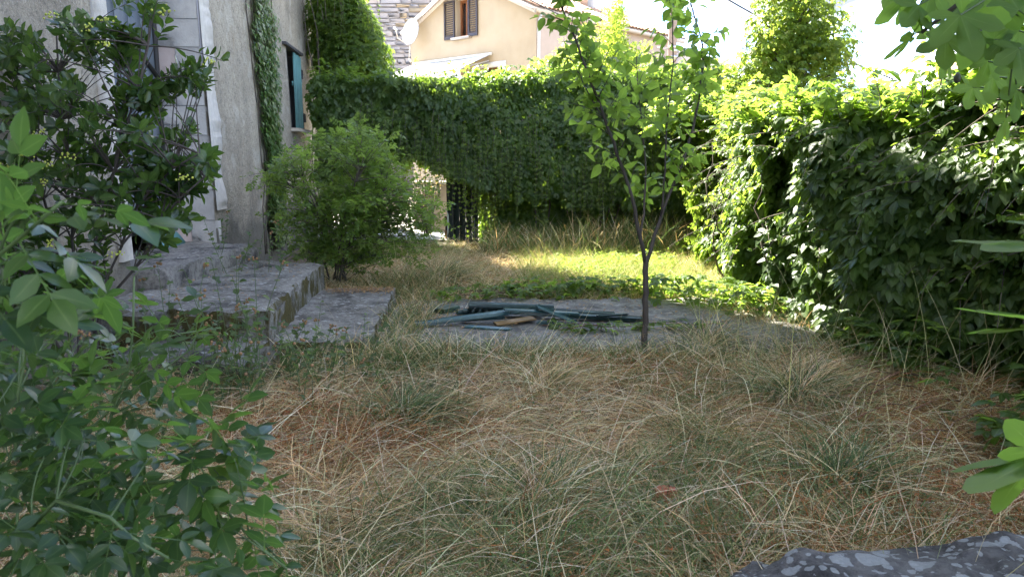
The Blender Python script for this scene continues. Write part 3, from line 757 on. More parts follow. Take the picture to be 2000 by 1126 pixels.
# ------------------------------------------------------------------ cream house beyond the hedge
HC = np.array([.80, 26, 0]); GD = norm(np.array([-.733, .68, 0])); SD = norm(np.array([.677, .736, 0]))
GN = np.array([-.68, -.733, 0]); SNn = np.array([.736, -.677, 0])
EZ = 6.45; GL = 6.4; RZ = EZ + GL / 2 * .47; SLn = 8.8
hs = thing('cream_house', 'cream rendered house with tiled roof behind the creeper hedge', 'house', HC)
def gp(l, z, o=0.0): return HC + GD * l + UP * z + GN * o
def sp_(l, z, o=0.0): return HC + SD * l + UP * z + SNn * o
Rg = axes(GD, -GN, UP); Rs = axes(SD, -SNn, UP)
uw = (2.78, 4.18, 5.9, 7.25); lw = (1.55, 2.65, 3.3, 4.72); uo = (3.2, 3.85, 5.9, 7.2)
def panel_wall(mk, L0, L1, zt, holes):
    """wall faces on a grid of break lines with the openings left out; zt(l) is the top"""
    ls = sorted(set([L0, L1, (L0 + L1) / 2] + [h[0] for h in holes] + [h[1] for h in holes])); B_ = MB()
    for l0, l1 in zip(ls[:-1], ls[1:]):
        hz = [h for h in holes if h[0] <= l0 + 1e-6 and h[1] >= l1 - 1e-6]
        zb = 0
        for h in sorted(hz, key=lambda h: h[2]):
            B_.add([mk(l0, zb), mk(l1, zb), mk(l1, h[2]), mk(l0, h[2])], [(0, 1, 2, 3)]); zb = h[3]
        B_.add([mk(l0, zb), mk(l1, zb), mk(l1, zt(l1)), mk(l0, zt(l0))], [(0, 1, 2, 3)])
    return B_
top = lambda l: EZ + (GL / 2 - abs(l - GL / 2)) * .47
panel_wall(gp, 0, GL, top, [uo, lw]).build('gable_wall', CREAM, hs)
B = MB(); B.add([sp_(0, 0), sp_(SLn, 0), sp_(SLn, EZ), sp_(0, EZ)], [(0, 1, 2, 3)])
B.add([gp(GL, 0), gp(GL, EZ), gp(GL, EZ) + SD * SLn, gp(GL, 0) + SD * SLn], [(0, 1, 2, 3)])
B.add([sp_(SLn, 0), sp_(SLn, EZ), sp_(SLn, EZ) + GD * GL / 2 + UP * (RZ - EZ), sp_(SLn, EZ) + GD * GL, sp_(SLn, 0) + GD * GL], [(0, 1, 2, 3, 4)])
B.build('side_wall', PINKW, hs)
B = MB(); e0 = SLn - .02; e1 = SLn + 4.2
for o_ in (0,):
    B.add([sp_(SLn, 0, .03), sp_(e1, 0, .03), sp_(e1, 6.0, .03), sp_(SLn, 6.05, .03), sp_(e1, 0, -3), sp_(e1, 6.3, -3), sp_(SLn, 6.3, -3)], [(0, 1, 2, 3), (1, 4, 5, 2), (3, 2, 5, 6)])
B.build('annex', PINKW, hs)
# roof with clay tiles
B = MB(); ov = .25
for sgn in (0, 1):
    e = gp(-.22 if sgn == 0 else GL + .22, EZ - .06) - SD * ov; r_ = gp(GL / 2, RZ + .04) - SD * ov
    q = [e, e + SD * (SLn + 2 * ov), r_ + SD * (SLn + 2 * ov), r_]; q2 = [v - UP * .14 for v in q]
    B.add(q + q2, [(0, 1, 2, 3), (4, 7, 6, 5), (0, 4, 5, 1), (1, 5, 6, 2), (2, 6, 7, 3), (3, 7, 4, 0)])
B.build('roof', TRIM, hs)
def tile_mesh():
    n_ = 5; an = np.linspace(0, math.pi, n_); V_ = []
    for yy, r in ((0, .105), (.42, .085)):
        for q in an: V_.append([math.cos(q) * r, yy, math.sin(q) * r * .75])
    return np.array(V_), [(i, i + 1, i + 1 + n_, i + n_) for i in range(n_ - 1)] + [(0, 5, 9, 4)]
tv, tf = tile_mesh(); tme = MB().add(tv, tf).mesh('roof_tile', TILE, True)
slope = norm(GD * (GL / 2) + UP * (RZ - EZ)); rn_ = norm(np.cross(SD, slope)); rn_ = rn_ if rn_[2] > 0 else -rn_
Rt = axes(norm(np.cross(slope, rn_)), slope, rn_); cnt = 0
nrow = int((np.linalg.norm(GD * (GL / 2 + .22) + UP * (RZ - EZ))) / .36); rest = MB()
for row in range(nrow):
    for c_ in range(int((SLn + 2 * ov) / .22)):
        p = gp(-.24, EZ - .05) - SD * (ov - .1) + SD * (.22 * c_) + slope * (.36 * row - .06) + rn_ * (.03 + RNG.uniform(-.008, .008))
        if row < 7:
            cnt += 1; o = bpy.data.objects.new('roof_tile', tme); COL.objects.link(o); o.parent = hs
            M = np.eye(4); M[:3, :3] = Rt @ rotz(RNG.uniform(-.04, .04)); M[:3, 3] = p - HC; o.matrix_basis = Matrix(M.tolist())
        else: rest.add(tv @ Rt.T + p, tf)
o = rest.build('roof_tiles', TILE, hs, True); o['kind'] = 'stuff'
# rake trim, gutter, downpipe, chimney
for l0, l1 in ((GL + .22, GL / 2), (-.22, GL / 2)):
    a = gp(l0, EZ - .16, .27); b_ = gp(l1, RZ - .06, .27); c = (a + b_) / 2; xx = norm(b_ - a); yy = -GN; zz_ = np.cross(xx, yy)
    MB().box(c, (np.linalg.norm(b_ - a), .10, .16), axes(xx, yy, zz_), .01).build('barge_board', TRIM, hs)
MB().tube([sp_(-.25, EZ - .12, .22), sp_(SLn + .2, EZ - .12, .22)], .075, 8).build('gutter', TRIM, hs, True)
MB().tube([sp_(.05, EZ - .15, .2), sp_(.05, EZ - .45, .07), sp_(.05, 0, .07)], .05, 8).build('downpipe', DISHM, hs, True)
cb = HC + SD * 5.2 + GD * 1.9
chim = MB().box(cb + UP * (EZ + 1.3), (.55, .5, 1.5), Rs, .01).build('chimney', TRIM, hs)
# upper window
def opening(o4, name, deep, wm):
    l0, l1, z0, z1 = o4; B_ = MB()
    c4_ = [(l0, z0), (l1, z0), (l1, z1), (l0, z1)]
    for i in range(4):
        (a, b2), (c, d) = c4_[i], c4_[(i + 1) % 4]
        B_.add([gp(a, b2), gp(c, d), gp(c, d, -deep), gp(a, b2, -deep)], [(0, 1, 2, 3)])
    w_ = B_.build(name, wm, hs)
    fr = MB()
    for (lc, zc_, sl_, sz_) in ((l0 + .05, (z0 + z1) / 2, .1, z1 - z0), (l1 - .05, (z0 + z1) / 2, .1, z1 - z0), ((l0 + l1) / 2, z0 + .05, l1 - l0 - .2, .1), ((l0 + l1) / 2, z1 - .05, l1 - l0 - .2, .1), ((l0 + l1) / 2, (z0 + z1) / 2, .08, z1 - z0 - .2)):
        fr.box(gp(lc, zc_, -deep + .06), (sl_, .07, sz_), Rg, .006)
    f_ = fr.build('frame', FRAMEW, hs); f_.parent = w_; f_.location = (0, 0, 0)
    p_ = MB().box(gp((l0 + l1) / 2, (z0 + z1) / 2, -deep + .03), (l1 - l0 - .1, .01, z1 - z0 - .1), Rg).build('pane', PANE, hs); p_.parent = w_
    return w_
w1 = opening(uo, 'window', .32, CREAM)
MB().box(gp((uo[0] + uo[1]) / 2, uo[2] - .05, .05), (uo[1] - uo[0] + .3, .2, .09), Rg, .01).build('window_sill', TRIM, hs)
def louver(l0, l1, z0, z1, o_):
    B_ = MB(); 
    for (lc, zc_, sl_, sz_) in ((l0 + .035, (z0 + z1) / 2, .07, z1 - z0), (l1 - .035, (z0 + z1) / 2, .07, z1 - z0), ((l0 + l1) / 2, z0 + .06, l1 - l0 - .14, .12), ((l0 + l1) / 2, z1 - .04, l1 - l0 - .14, .08)):
        B_.box(gp(lc, zc_, o_), (sl_, .045, sz_), Rg, .004)
    s_ = B_.build('shutter', SHUT, hs)
    n_ = int((z1 - z0 - .2) / .075)
    sm = MB().box((0, 0, 0), (l1 - l0 - .13, .05, .012), Rg @ np.array([[1, 0, 0], [0, .75, -.66], [0, .66, .75]])).mesh('slat', SHUT)
    for i in range(n_):
        q = bpy.data.objects.new('slat', sm); COL.objects.link(q); q.parent = s_; q.location = gp((l0 + l1) / 2, z0 + .16 + i * .075, o_) - HC
    return s_
louver(uo[1] + .02, uo[1] + .58, 5.86, 7.2, .05); louver(uo[0] - .50, uo[0] - .02, 5.86, 7.2, .05)
w2 = opening(lw, 'window', .22, CREAM)
B = MB()
for (lc, zc_, sl_, sz_) in ((lw[0] - .09, (lw[2] + lw[3]) / 2, .18, lw[3] - lw[2] + .36), (lw[1] + .09, (lw[2] + lw[3]) / 2, .18, lw[3] - lw[2] + .36), ((lw[0] + lw[1]) / 2, lw[3] + .09, lw[1] - lw[0], .18)):
    B.box(gp(lc, zc_, .01), (sl_, .03, sz_), Rg)
B.build('window_surround', DISHM, hs)
louver(lw[0] + .1, lw[0] + .55, lw[2] + .05, lw[3] - .06, -.10); louver(lw[1] - .50, lw[1] - .1, lw[2] + .05, lw[3] - .06, -.08)
# awning
aw = thing('awning', 'white fabric awning stretched out under the upper window of the cream house', 'awning', gp(4.2, 4.6, .6))
n_ = 24; V_ = []
for i in range(n_ + 1):
    l = 2.05 + (6.15 - 2.05) * i / n_
    for k, (o_, z_) in enumerate(((.06, 5.16), (.75, 4.88 - .03 * math.sin(i * .8)), (1.5, 4.58))):
        V_.append(gp(l, z_ - .05 * math.sin(math.pi * i / n_), o_))
V_ = np.array(V_); Fq = grid_faces(n_ + 1, 3)
link('canopy', mesh_np('canopy', np.concatenate([V_, V_ - UP * .012]) - np.array(aw.location), [Fq, Fq[:, ::-1] + len(V_)], FABRIC, True), aw)
V_ = []
for i in range(n_ * 3 + 1):
    l = 2.05 + (6.15 - 2.05) * i / (n_ * 3); zt = 4.575 - .05 * math.sin(math.pi * i / (n_ * 3))
    V_ += [gp(l, zt, 1.505), gp(l, zt - .26 - .03 * abs(math.sin(i * math.pi / 6)), 1.51 + .012 * math.sin(i))]
link('valance', mesh_np('valance', np.array(V_) - np.array(aw.location), [grid_faces(n_ * 3 + 1, 2)], FABRIC, True), aw)
MB().tube([gp(2.0, 5.17, .08), gp(6.2, 5.17, .08)], .05, 8).build('roller', DISHM, aw, True)
for l in (2.15, 6.0):
    MB().tube([gp(l, 4.95, .05), gp(l + .35, 4.72, .8), gp(l, 4.53, 1.5)], .025, 6).build('arm', DISHM, aw)
# satellite dish on a bracket arm
dc = at(801, 62, 29.6)
sd = thing('satellite_dish', 'white satellite dish on a bracket at the edge of the cream house', 'satellite dish', dc)
fw = norm(np.array([-.55, -.80, .22])); xx = norm(np.cross(UP, fw)); yy = np.cross(fw, xx); n_ = 28; V_ = [-.09 * fw]; rings = 4
for r in range(1, rings + 1):
    for i in range(n_):
        q = 2 * math.pi * i / n_; rr = r / rings
        V_.append(xx * math.cos(q) * .40 * rr + yy * math.sin(q) * .50 * rr + fw * (-.09 + .09 * rr * rr))
V_ = np.array(V_); tri = np.array([[0, 1 + i, 1 + (i + 1) % n_] for i in range(n_)]); qd = np.array([[1 + r * n_ + i, 1 + (r + 1) * n_ + i, 1 + (r + 1) * n_ + (i + 1) % n_, 1 + r * n_ + (i + 1) % n_] for r in range(rings - 1) for i in range(n_)])
V2 = np.concatenate([V_, V_ - fw * .02])
link('reflector', mesh_np('reflector', V2, [np.concatenate([tri, tri[:, ::-1] + len(V_)]), np.concatenate([qd, qd[:, ::-1] + len(V_)])], DISHM, True), sd)
MB().tube([dc - yy * .5 + fw * 0, dc - yy * .42 + fw * .5 - xx * .1, dc - yy * .15 + fw * .62 - xx * .12], .022, 6).build('feed_arm', TRIM, sd)
MB().tube([dc - yy * .15 + fw * .58 - xx * .12, dc - yy * .12 + fw * .72 - xx * .13], .05, 8).build('receiver', DISHM, sd)
MB().tube([dc - fw * .1 - yy * .2, dc - yy * .75 - fw * .12, dc - yy * .95 - fw * .1, gp(GL - .02, dc[2] - 1.05, .02)], .03, 6).build('bracket', TRIM, sd)
MB().tube([dc - yy * .95 - fw * .1, dc - yy * .95 + np.array([-1.5, .3, 0])], .022, 6).build('strut', IRON, sd)
for k, wd_ in enumerate((.10, .035, .035, .03, .04, .03)):       # maker's faded lettering, unreadable at this distance
    q = yy * .16 + xx * (.11 - .045 * k - (.02 if k else -.02)) + fw * .012
    hh = .085 if k == 0 else .05
    V_ = np.array([q - yy * hh / 2 - xx * .012, q - yy * hh / 2 + xx * .012, q + yy * hh / 2 + xx * .012 + xx * -.006, q + yy * hh / 2 - xx * .012])
    link('lettering', mesh_np('lettering', V_, [np.array([[0, 1, 2, 3]])], simple('faded_print', (.30, .33, .42), .5, .1, 5) if k == 0 else bpy.data.materials['faded_print']), sd)

# ------------------------------------------------------------------ stone tower house far behind
tb = np.array([-7.2, 41, 0])
tw = thing('stone_building', 'tall building of coursed grey and golden stone behind the cream house', 'building', tb)
MB().box(tb + np.array([0, 2.0, 6.5]), (7.6, 4, 13), None).build('wall', MORTAR, tw)
zz = 3.4; nst = 0; pal = [STONEM, STONEM, STONEM, STONEM, STONEG]
while zz < 12.6:
    hh = RNG.uniform(.17, .34); x_ = -3.8
    while x_ < 3.8:
        ww = RNG.uniform(.4, 1.15); ww = min(ww, 3.8 - x_)
        px_, py_, _ = project(tb + np.array([x_ + ww / 2, -.04, zz]))
        if ww > .12 and nst < 300 and -40 < py_[0] < 175 and 690 < px_[0] < 900:
            m_ = MB().box((0, 0, 0), (ww - .03, .14, hh - .03), None, .03)
            v = m_.V[0]; m_.V[0] = v + (RNG.random(v.shape) - .5) * .045
            o = link('stone', m_.mesh('stone', pal[RNG.integers(5)]), tw); o.location = np.array([x_ + ww / 2, RNG.uniform(-.03, .02), zz + hh / 2]); nst += 1
        x_ += ww
    zz += hh

# ------------------------------------------------------------------ utility pole, wires
pb = np.array([at(1314, 60, 22)[0], 22, 0])
po = thing('utility_pole', 'rusty brown utility pole with metal bands in front of the pink wall', 'pole', pb)
MB().tube([pb, pb + UP * 9.5], [.14, .11], 12).build('shaft', POLEM, po, True)
for py_ in (94, 101, 113):
    q = at(1314, py_, 22); MB().tube([q, q + UP * .05], .138, 12).build('band', STEEL, po, True)
q = at(1314, 97, 22)
for d_ in ((.42, -.12, .02), (-.45, -.1, .05), (.5, .05, -.18)):
    MB().tube([q, q + np.array(d_) * .6, q + np.array(d_)], .02, 6).build('hook', STEEL, po)
def wire(label, pts, r=.012, sag=.0):
    a = np.array(pts[0]); b_ = np.array(pts[-1]); t_ = np.linspace(0, 1, 24)[:, None]
    P2 = a + (b_ - a) * t_ - UP * (4 * sag * t_ * (1 - t_))
    o = MB().tube(P2, r, 5).build('wire', CABLE, None, True)
    return tag(o, label, 'wire', 'overhead wires')
wire('black cable running down from the gable top to the pole', [at(960, -40, 25), at(1080, 38, 24), at(1180, 88, 23)][:1] + [at(1300, 120, 22)], .02, .1)
wire('black cable slanting down across the sky above the vine covered tree', [at(1360, -38, 17), at(1745, 155, 16)], .018, .12)
wire('thin level wire crossing the sky beside the vine covered tree', [at(1320, 96, 22), at(1600, 117, 20), at(2050, 118, 18)][:1] + [at(2050, 119, 18)], .012, .25)
# ------------------------------------------------------------------ gate, lane wall, far things
gb = np.array([at(905, 480, 13.9)[0], 13.9, 0])
gt = thing('gate_door', 'dark grey green boarded gate leaf standing under the hanging creeper', 'gate', gb)
for k in range(5):
    MB().box(gb + np.array([-.24 + k * .115, .003 * (k % 2), .82]), (.113, .035, 1.6 - .02 * (k % 2)), None, .006).build('board', simple('gate_paint', (.028, .036, .038), .5, .25, 6) if k == 0 else bpy.data.materials['gate_paint'], gt)
for z_ in (.35, 1.3): MB().box(gb + np.array([-.01, .03, z_]), (.56, .03, .1), None, .004).build('rail', IRON, gt)
lb = np.array([at(850, 475, 16.2)[0], 16.2, 0])
lw_ = thing('lane_wall', 'low pale pink wall standing in sunlight beyond the gate opening', 'wall', lb)
Rl = rotz(math.radians(-38))
MB().box(lb + np.array([0, 0, .52]), (1.0, .3, 1.04), Rl, .015).build('wall_body', PINKW, lw_)
MB().box(lb + np.array([0, 0, 1.065]), (1.06, .36, .05), Rl, .01).build('coping', TRIM, lw_)
sb = np.array([at(873, 480, 14.4)[0], 14.4, .05])
st_ = thing('bollard', 'small rusty iron post with a dark cap at the gate opening', 'bollard', sb)
MB().tube([sb, sb + UP * .16], .045, 10).build('post', simple('rusty_iron', (.16, .10, .05), .8, .3, 9), st_, True)
MB().tube([sb + UP * .16, sb + UP * .2, sb + UP * .34], [.03, .028, .03], 8).build('rod', IRON, st_, True)
MB().tube([sb + UP * .33, sb + UP * .43], .042, 10).build('cap', simple('dark_red_cap', (.07, .02, .018), .5, .2, 9), st_, True)
# hill with trees, roof of a far house
hx = np.linspace(-60, 160, 60); hy = np.linspace(75, 190, 30); HX, HY = np.meshgrid(hx, hy, indexing='ij')
HZ = 7.5 * np.exp(-((HX - 55) / 48.) ** 2) * np.clip((HY - 75) / 40, 0, 1) + (fbm(np.c_[HX.ravel(), HY.ravel(), 0 * HX.ravel()], .08, 2).reshape(HX.shape) - .5) * 1.5 - .3
o = link('hill', mesh_np('hill', np.c_[HX.ravel(), HY.ravel(), HZ.ravel()], grid_faces(60, 30), simple('hill_scrub', (.07, .085, .04), .95, .4, .3), True)); o['kind'] = 'structure'
fb = np.array([at(1945, 140, 42)[0], 42, 0])
fh = thing('distant_house', 'distant house with an orange tiled roof showing between fig leaves', 'house', fb)
zt = at(1915, 152, 42)[2]
MB().box(fb + np.array([0, 0, zt / 2]), (4.2, 4.5, zt), None).build('wall', PINKW, fh)
B = MB(); q = [fb + np.array(v) for v in ((-2.3, -2.4, zt), (2.3, -2.4, zt), (2.3, 2.4, zt), (-2.3, 2.4, zt), (-2.3, 0, zt + 1.1), (2.3, 0, zt + 1.1))]
B.add(q, [(0, 1, 5, 4), (2, 3, 4, 5), (0, 4, 3), (1, 2, 5), (0, 3, 2, 1)]); B.build('roof', TILE, fh)
# ------------------------------------------------------------------ plant materials
L_CREEP = leafmat('creeper_leaf', [(.15, (0.0333, 0.0670, 0.0152)), (.45, (0.0538, 0.0994, 0.0190)), (.75, (0.0794, 0.1318, 0.0247)), (.95, (0.1216, 0.1674, 0.0333))], (.42, .58, .06), .46, .5, spec=.35)
L_CREEP_D = leafmat('dark_creeper_leaf', [(.15, (0.0287, 0.0593, 0.0167)), (.5, (0.0480, 0.0895, 0.0209)), (.8, (0.0736, 0.1213, 0.0251)), (.96, (0.1120, 0.1713, 0.0334))], (.36, .54, .05), .43, .42, spec=.4)
L_IVY = leafmat('ivy_leaf', [(.15, (0.0409, 0.0861, 0.0275)), (.5, (0.0742, 0.1331, 0.0386)), (.8, (0.1206, 0.1801, 0.0523)), (.97, (0.2413, 0.1566, 0.0551))], (0.2640, 0.4320, 0.0600), .38, .3, spec=.25)
L_PLUM = leafmat('plum_leaf', [(.1, (0.0512, 0.0972, 0.0209)), (.5, (0.0870, 0.1512, 0.0304)), (.9, (0.1280, 0.1944, 0.0380))], (.52, .70, .09), .45, .55, vein=.3, vw=.12, spec=.25)
L_FIG = leafmat('fig_leaf', [(.1, (0.0448, 0.0972, 0.0209)), (.5, (0.0640, 0.1242, 0.0285)), (.9, (0.0832, 0.1458, 0.0333))], (.40, .62, .08), .5, .6, spec=.3, vein=.45, back=1.15, vw=.07)
L_VIB = leafmat('glossy_shrub_leaf', [(.1, (0.0154, 0.0378, 0.0123)), (.55, (0.0282, 0.0594, 0.0152)), (.82, (0.0512, 0.0918, 0.0190)), (.97, (0.1152, 0.1512, 0.0285))], (.22, .38, .04), .27, .28, vein=.15)
L_ROSE = leafmat('rose_leaf', [(.1, (0.0139, 0.0349, 0.0171)), (.5, (0.0230, 0.0534, 0.0222)), (.8, (0.0391, 0.0821, 0.0239)), (.96, (0.0922, 0.1436, 0.0257))], (.26, .48, .05), .30, .36, spec=.35, vein=.25, vw=.12)
L_BUSH = leafmat('bush_leaf', [(.1, (0.0576, 0.1026, 0.0228)), (.5, (0.1024, 0.1566, 0.0323)), (.85, (0.1536, 0.2052, 0.0456))], (.34, .52, .07), .42, .4, spec=.25)
L_WEED = leafmat('weed_leaf', [(.1, (0.0384, 0.0648, 0.0285)), (.6, (0.0768, 0.1080, 0.0475)), (.9, (0.1152, 0.1404, 0.0570))], (.22, .36, .07), .55, .36, spec=.25)
L_PALE = leafmat('yellow_green_leaf', [(.1, (0.0768, 0.1296, 0.0190)), (.6, (0.1408, 0.1944, 0.0285)), (.9, (0.2176, 0.2376, 0.0427))], (.50, .62, .08), .45, .5, spec=.25)
L_VINE = leafmat('vine_leaf', [(.1, (0.0461, 0.0923, 0.0171)), (.5, (0.0783, 0.1436, 0.0239)), (.8, (0.1198, 0.1744, 0.0300)), (.97, (0.1659, 0.1436, 0.0384))], (.50, .58, .08), .45, .55, spec=.25)
L_PINE = leafmat('pine_needle', [(.1, (.03, .05, .03)), (.6, (.05, .075, .04)), (.9, (.075, .095, .055))], (.15, .2, .06), .6, .25)
BARK = simple('dark_bark', (.055, .045, .038), .85, .35, 12, bmp=.6)
BARKG = simple('grey_brown_bark', (.10, .08, .062), .85, .3, 12, bmp=.5)
STEMG = simple('green_stem', (.07, .11, .035), .6, .25, 9)
STEMR = simple('reddish_stem', (.14, .07, .04), .7, .3, 9)
FLOWER = simple('yellow_green_flower', (.42, .46, .07), .7, .25, 15)
DRYHEAD = simple('dry_brown_seedhead', (.23, .13, .06), .9, .35, 20)

rs0 = np.random.default_rng(3)
T_CREEP = [tpl_creeper(rs0, 1) for _ in range(6)] + [tpl_creeper(rs0, 1, 3)]
T_CREEP0 = [tpl_creeper(rs0, 0) for _ in range(7)]
T_OV = [tpl_simple(w_, f_, c_, p_, .05) for w_, f_, c_, p_ in ((.30, .08, .12, .42), (.33, .05, .22, .45), (.28, .12, .05, .40), (.32, .09, .32, .44))]
T_OV0 = [tpl_simple(w_, f_, c_, p_, .05, 0) for w_, f_, c_, p_ in ((.30, .08, .12, .42), (.33, .05, .22, .45), (.28, .12, .05, .40), (.32, .09, .32, .44))]
T_OBOV = [tpl_simple(w_, f_, c_, .62, .03) for w_, f_, c_ in ((.24, .08, .10), (.27, .05, .18), (.22, .10, .02), (.25, .06, .26))]
T_ROSE = [tpl_rose(rs0, 3) for _ in range(2)] + [tpl_rose(rs0, 2) for _ in range(4)]
T_ROSES = [tpl_rose(rs0, 3, 0) for _ in range(4)] + [tpl_rose(rs0, 2, 0) for _ in range(2)]
T_IVY = [tpl_ivy(rs0) for _ in range(6)]
FL = lambda m: [(-1.95, .58 * m, .25, .40), (-.98, .84, .30, .52), (0, 1.0, .33, .52), (.98, .84, .30, .40), (1.95, .58 * m, .25, 0)]
T_FIG = [tpl_fan(rs0, FL(1.0), .12), tpl_fan(rs0, FL(1.1), .22), tpl_fan(rs0, FL(.9), .04), tpl_fan(rs0, [(-1.05, .8, .34, .52), (0, 1.0, .36, .52), (1.05, .8, .34, 0)], .15)]

# ------------------------------------------------------------------ creeper sheets
def creeper(L_, n, path, zlo, zhi, thick, size, bulge=.25, droop=.8, layers=(.0, .35), tilt=.55, seed=0, dens=None, spread=1.0, holes=None):
    """leaves over the face of a bank that follows a ground path; the face looks to the path's right-hand side turned towards the viewer"""
    path = np.asarray(path, float); seg = np.linalg.norm(np.diff(path, axis=0), axis=1); cum = np.r_[0, np.cumsum(seg)]
    t = RNG.random(int(n * 1.6)) * cum[-1]
    k = np.clip(np.searchsorted(cum, t) - 1, 0, len(seg) - 1); f = (t - cum[k]) / seg[k]
    B_ = path[k] + (path[k + 1] - path[k]) * f[:, None]
    # smooth direction
    nd = np.gradient(path, axis=0); nd = norm(nd); d2 = norm(nd[k] * (1 - f)[:, None] + nd[k + 1] * f[:, None])
    nor = np.c_[d2[:, 1], -d2[:, 0], np.zeros(len(t))]
    nor = np.where((np.einsum('ij,ij->i', nor[:, :2], CAM[:2] - B_[:, :2]) < 0)[:, None], -nor, nor)
    zl = np.interp(t, cum, zlo) if np.ndim(zlo) else np.full(len(t), zlo); zh = np.interp(t, cum, zhi)
    z = zl + (zh - zl) * RNG.random(len(t))
    P0 = np.c_[B_[:, :2], z]
    lump = (fbm(P0, 1.3, seed, 3) - .5) * 2
    zh2 = zh + lump * .30
    dep = RNG.random(len(t)) ** 1.6 * layers[1] + layers[0]
    P = P0 + nor * (lump * bulge - dep)[:, None]
    keep = (z < zh2)
    # ragged lower hem
    hem = (fbm(np.c_[t, t * 0, t * 0], 2.6, seed + 5, 3) - .5) * spread
    keep &= z > zl + hem
    if dens is not None: keep &= RNG.random(len(t)) < dens(t, z, P)
    P = P[keep]; nor = nor[keep]; d2 = d2[keep]; dep = dep[keep]; m = len(P)
    q = P[:, None] if False else P
    rv = rvec(m)
    nl = norm(nor * .75 + UP * tilt + rv * .55)
    d = norm(-UP * droop + nor * .45 + np.c_[d2[:, :2], np.zeros(m)] * RNG.normal(0, .55, m)[:, None] + rv * .25)
    s = size * RNG.uniform(.6, 1.25, m) * (1 + .5 * (fbm(P, 2.2, seed + 2) - .5))
    L_.add(P, d, nl, s)
    return P
def creeper_top(L_, n, path, zhi, thick, size, seed=0, rise=.12):
    path = np.asarray(path, float); seg = np.linalg.norm(np.diff(path, axis=0), axis=1); cum = np.r_[0, np.cumsum(seg)]
    t = RNG.random(n) * cum[-1]; k = np.clip(np.searchsorted(cum, t) - 1, 0, len(seg) - 1); f = (t - cum[k]) / seg[k]
    B_ = path[k] + (path[k + 1] - path[k]) * f[:, None]; d2 = norm(path[k + 1] - path[k])
    nor = np.c_[d2[:, 1], -d2[:, 0], np.zeros(n)]; nor = np.where((np.einsum('ij,ij->i', nor[:, :2], CAM[:2] - B_[:, :2]) < 0)[:, None], -nor, nor)
    back = RNG.random(n) * thick
    z = np.interp(t, cum, zhi) - .10 * np.abs(back / thick - .4) * 2
    P = np.c_[B_[:, :2], z] - nor * back[:, None]
    P[:, 2] += (fbm(P, 1.3, seed, 3) - .5) * .62 + RNG.normal(0, .05, n) + rise * RNG.random(n) ** 4 * 2
    rv = rvec(n)
    L_.add(P, norm(rv * np.array([1, 1, .35]) + nor * .3 - UP * .15), norm(UP * 1.0 + rv * .55), size * RNG.uniform(.6, 1.2, n))
def strands(L_, mb, tops, lens, size, outn, step_=.075):
    """hanging or straying shoots: a string of leaves on a thin stem"""
    for p, ln in zip(tops, lens):
        k = max(4, int(ln / step_)); t_ = np.linspace(0, 1, k)[:, None]
        sway = RNG.normal(0, .05, 3) * np.array([1, 1, 0])
        o = np.asarray(outn, float)
        pts = p - UP * ln * t_ + o * (.12 * np.sin(t_ * 2.2)) + sway * t_ + np.cumsum(RNG.normal(0, .006, (k, 3)), 0)
        mb.tube(pts, np.linspace(.004, .0015, k), 4, False)
        rv = rvec(k)
        L_.add(pts, norm(-UP * .5 + o * .5 + rv * .7), norm(o * .8 + UP * .5 + rv * .4), size * RNG.uniform(.6, 1.1, k) * np.linspace(1, .5, k))
def vine_stems(mb, n, path, z0, z1, r=.012, inset=.3, wander=.25):
    path = np.asarray(path, float); seg = np.linalg.norm(np.diff(path, axis=0), axis=1); cum = np.r_[0, np.cumsum(seg)]
    for i in range(n):
        t = RNG.random() * cum[-1]; x, y = np.interp(t, cum, path[:, 0]), np.interp(t, cum, path[:, 1])
        dx, dy = norm(np.array([x, y]) - CAM[:2]) * inset * RNG.uniform(.6, 1.6)
        k = 9; zz_ = np.linspace(z0, z1 * RNG.uniform(.7, 1), k)
        pts = np.c_[x + dx + np.cumsum(RNG.normal(0, wander * .25, k)), y + dy + np.cumsum(RNG.normal(0, wander * .25, k)), zz_]
        mb.tube(pts, np.linspace(r, r * .35, k), 5)

# -------- ivy up the house wall
P_ = []; base = wall_pt(np.float64(10.6), np.float64(0.)); iv = thing('ivy', 'narrow column of small leaved ivy climbing the plastered wall before the window', 'ivy', base)
Lf = Leaves(); m_ = MB()
ivl = [wall_hit(x_, y_) for x_, y_ in ((474, -20), (492, 150), (503, 260), (514, 360), (512, 470))]; ivr = [wall_hit(x_, y_) for x_, y_ in ((530, -20), (533, 150), (538, 260), (541, 330), (548, 470))]
zl_ = np.array([p[2] for p in ivl]); yl_ = np.array([p[1] for p in ivl]); zr_ = np.array([p[2] for p in ivr]); yr_ = np.array([p[1] for p in ivr])
n = 5200; z = RNG.random(n) * 4.2 + .25
ya = np.interp(z, zl_[::-1], yl_[::-1]) + .06; yb = np.interp(z, zr_[::-1], yr_[::-1])
u = RNG.random(n); wob = (fbm(np.c_[z, z * 0, z * 0], 2.2, 4) - .5) * .25
P = wall_pt(ya + (yb - ya) * u + wob * (np.abs(u - .5) * 2), z, .03 + RNG.random(n) * .10)
kp = (fbm(P, 4, 8) > .36 + .16 * (np.abs(u - .5) * 2) ** 3); P = P[kp]; n = len(P)
rv = rvec(n); Lf.add(P, norm(-UP + WN * .35 + rv * .5), norm(WN + UP * .35 + rv * .3), RNG.uniform(.05, .095, n))
for i in range(9):
    zz_ = np.linspace(.2, 4.5, 14); yy_ = np.interp(zz_, zl_[::-1], yl_[::-1]) * (1 - (i + .5) / 9) + np.interp(zz_, zr_[::-1], yr_[::-1]) * (i + .5) / 9
    m_.tube(wall_pt(yy_ + RNG.normal(0, .04, 14), zz_, .015), .008, 4)
m_.build('stem', BARKG, iv)['kind'] = 'stuff'
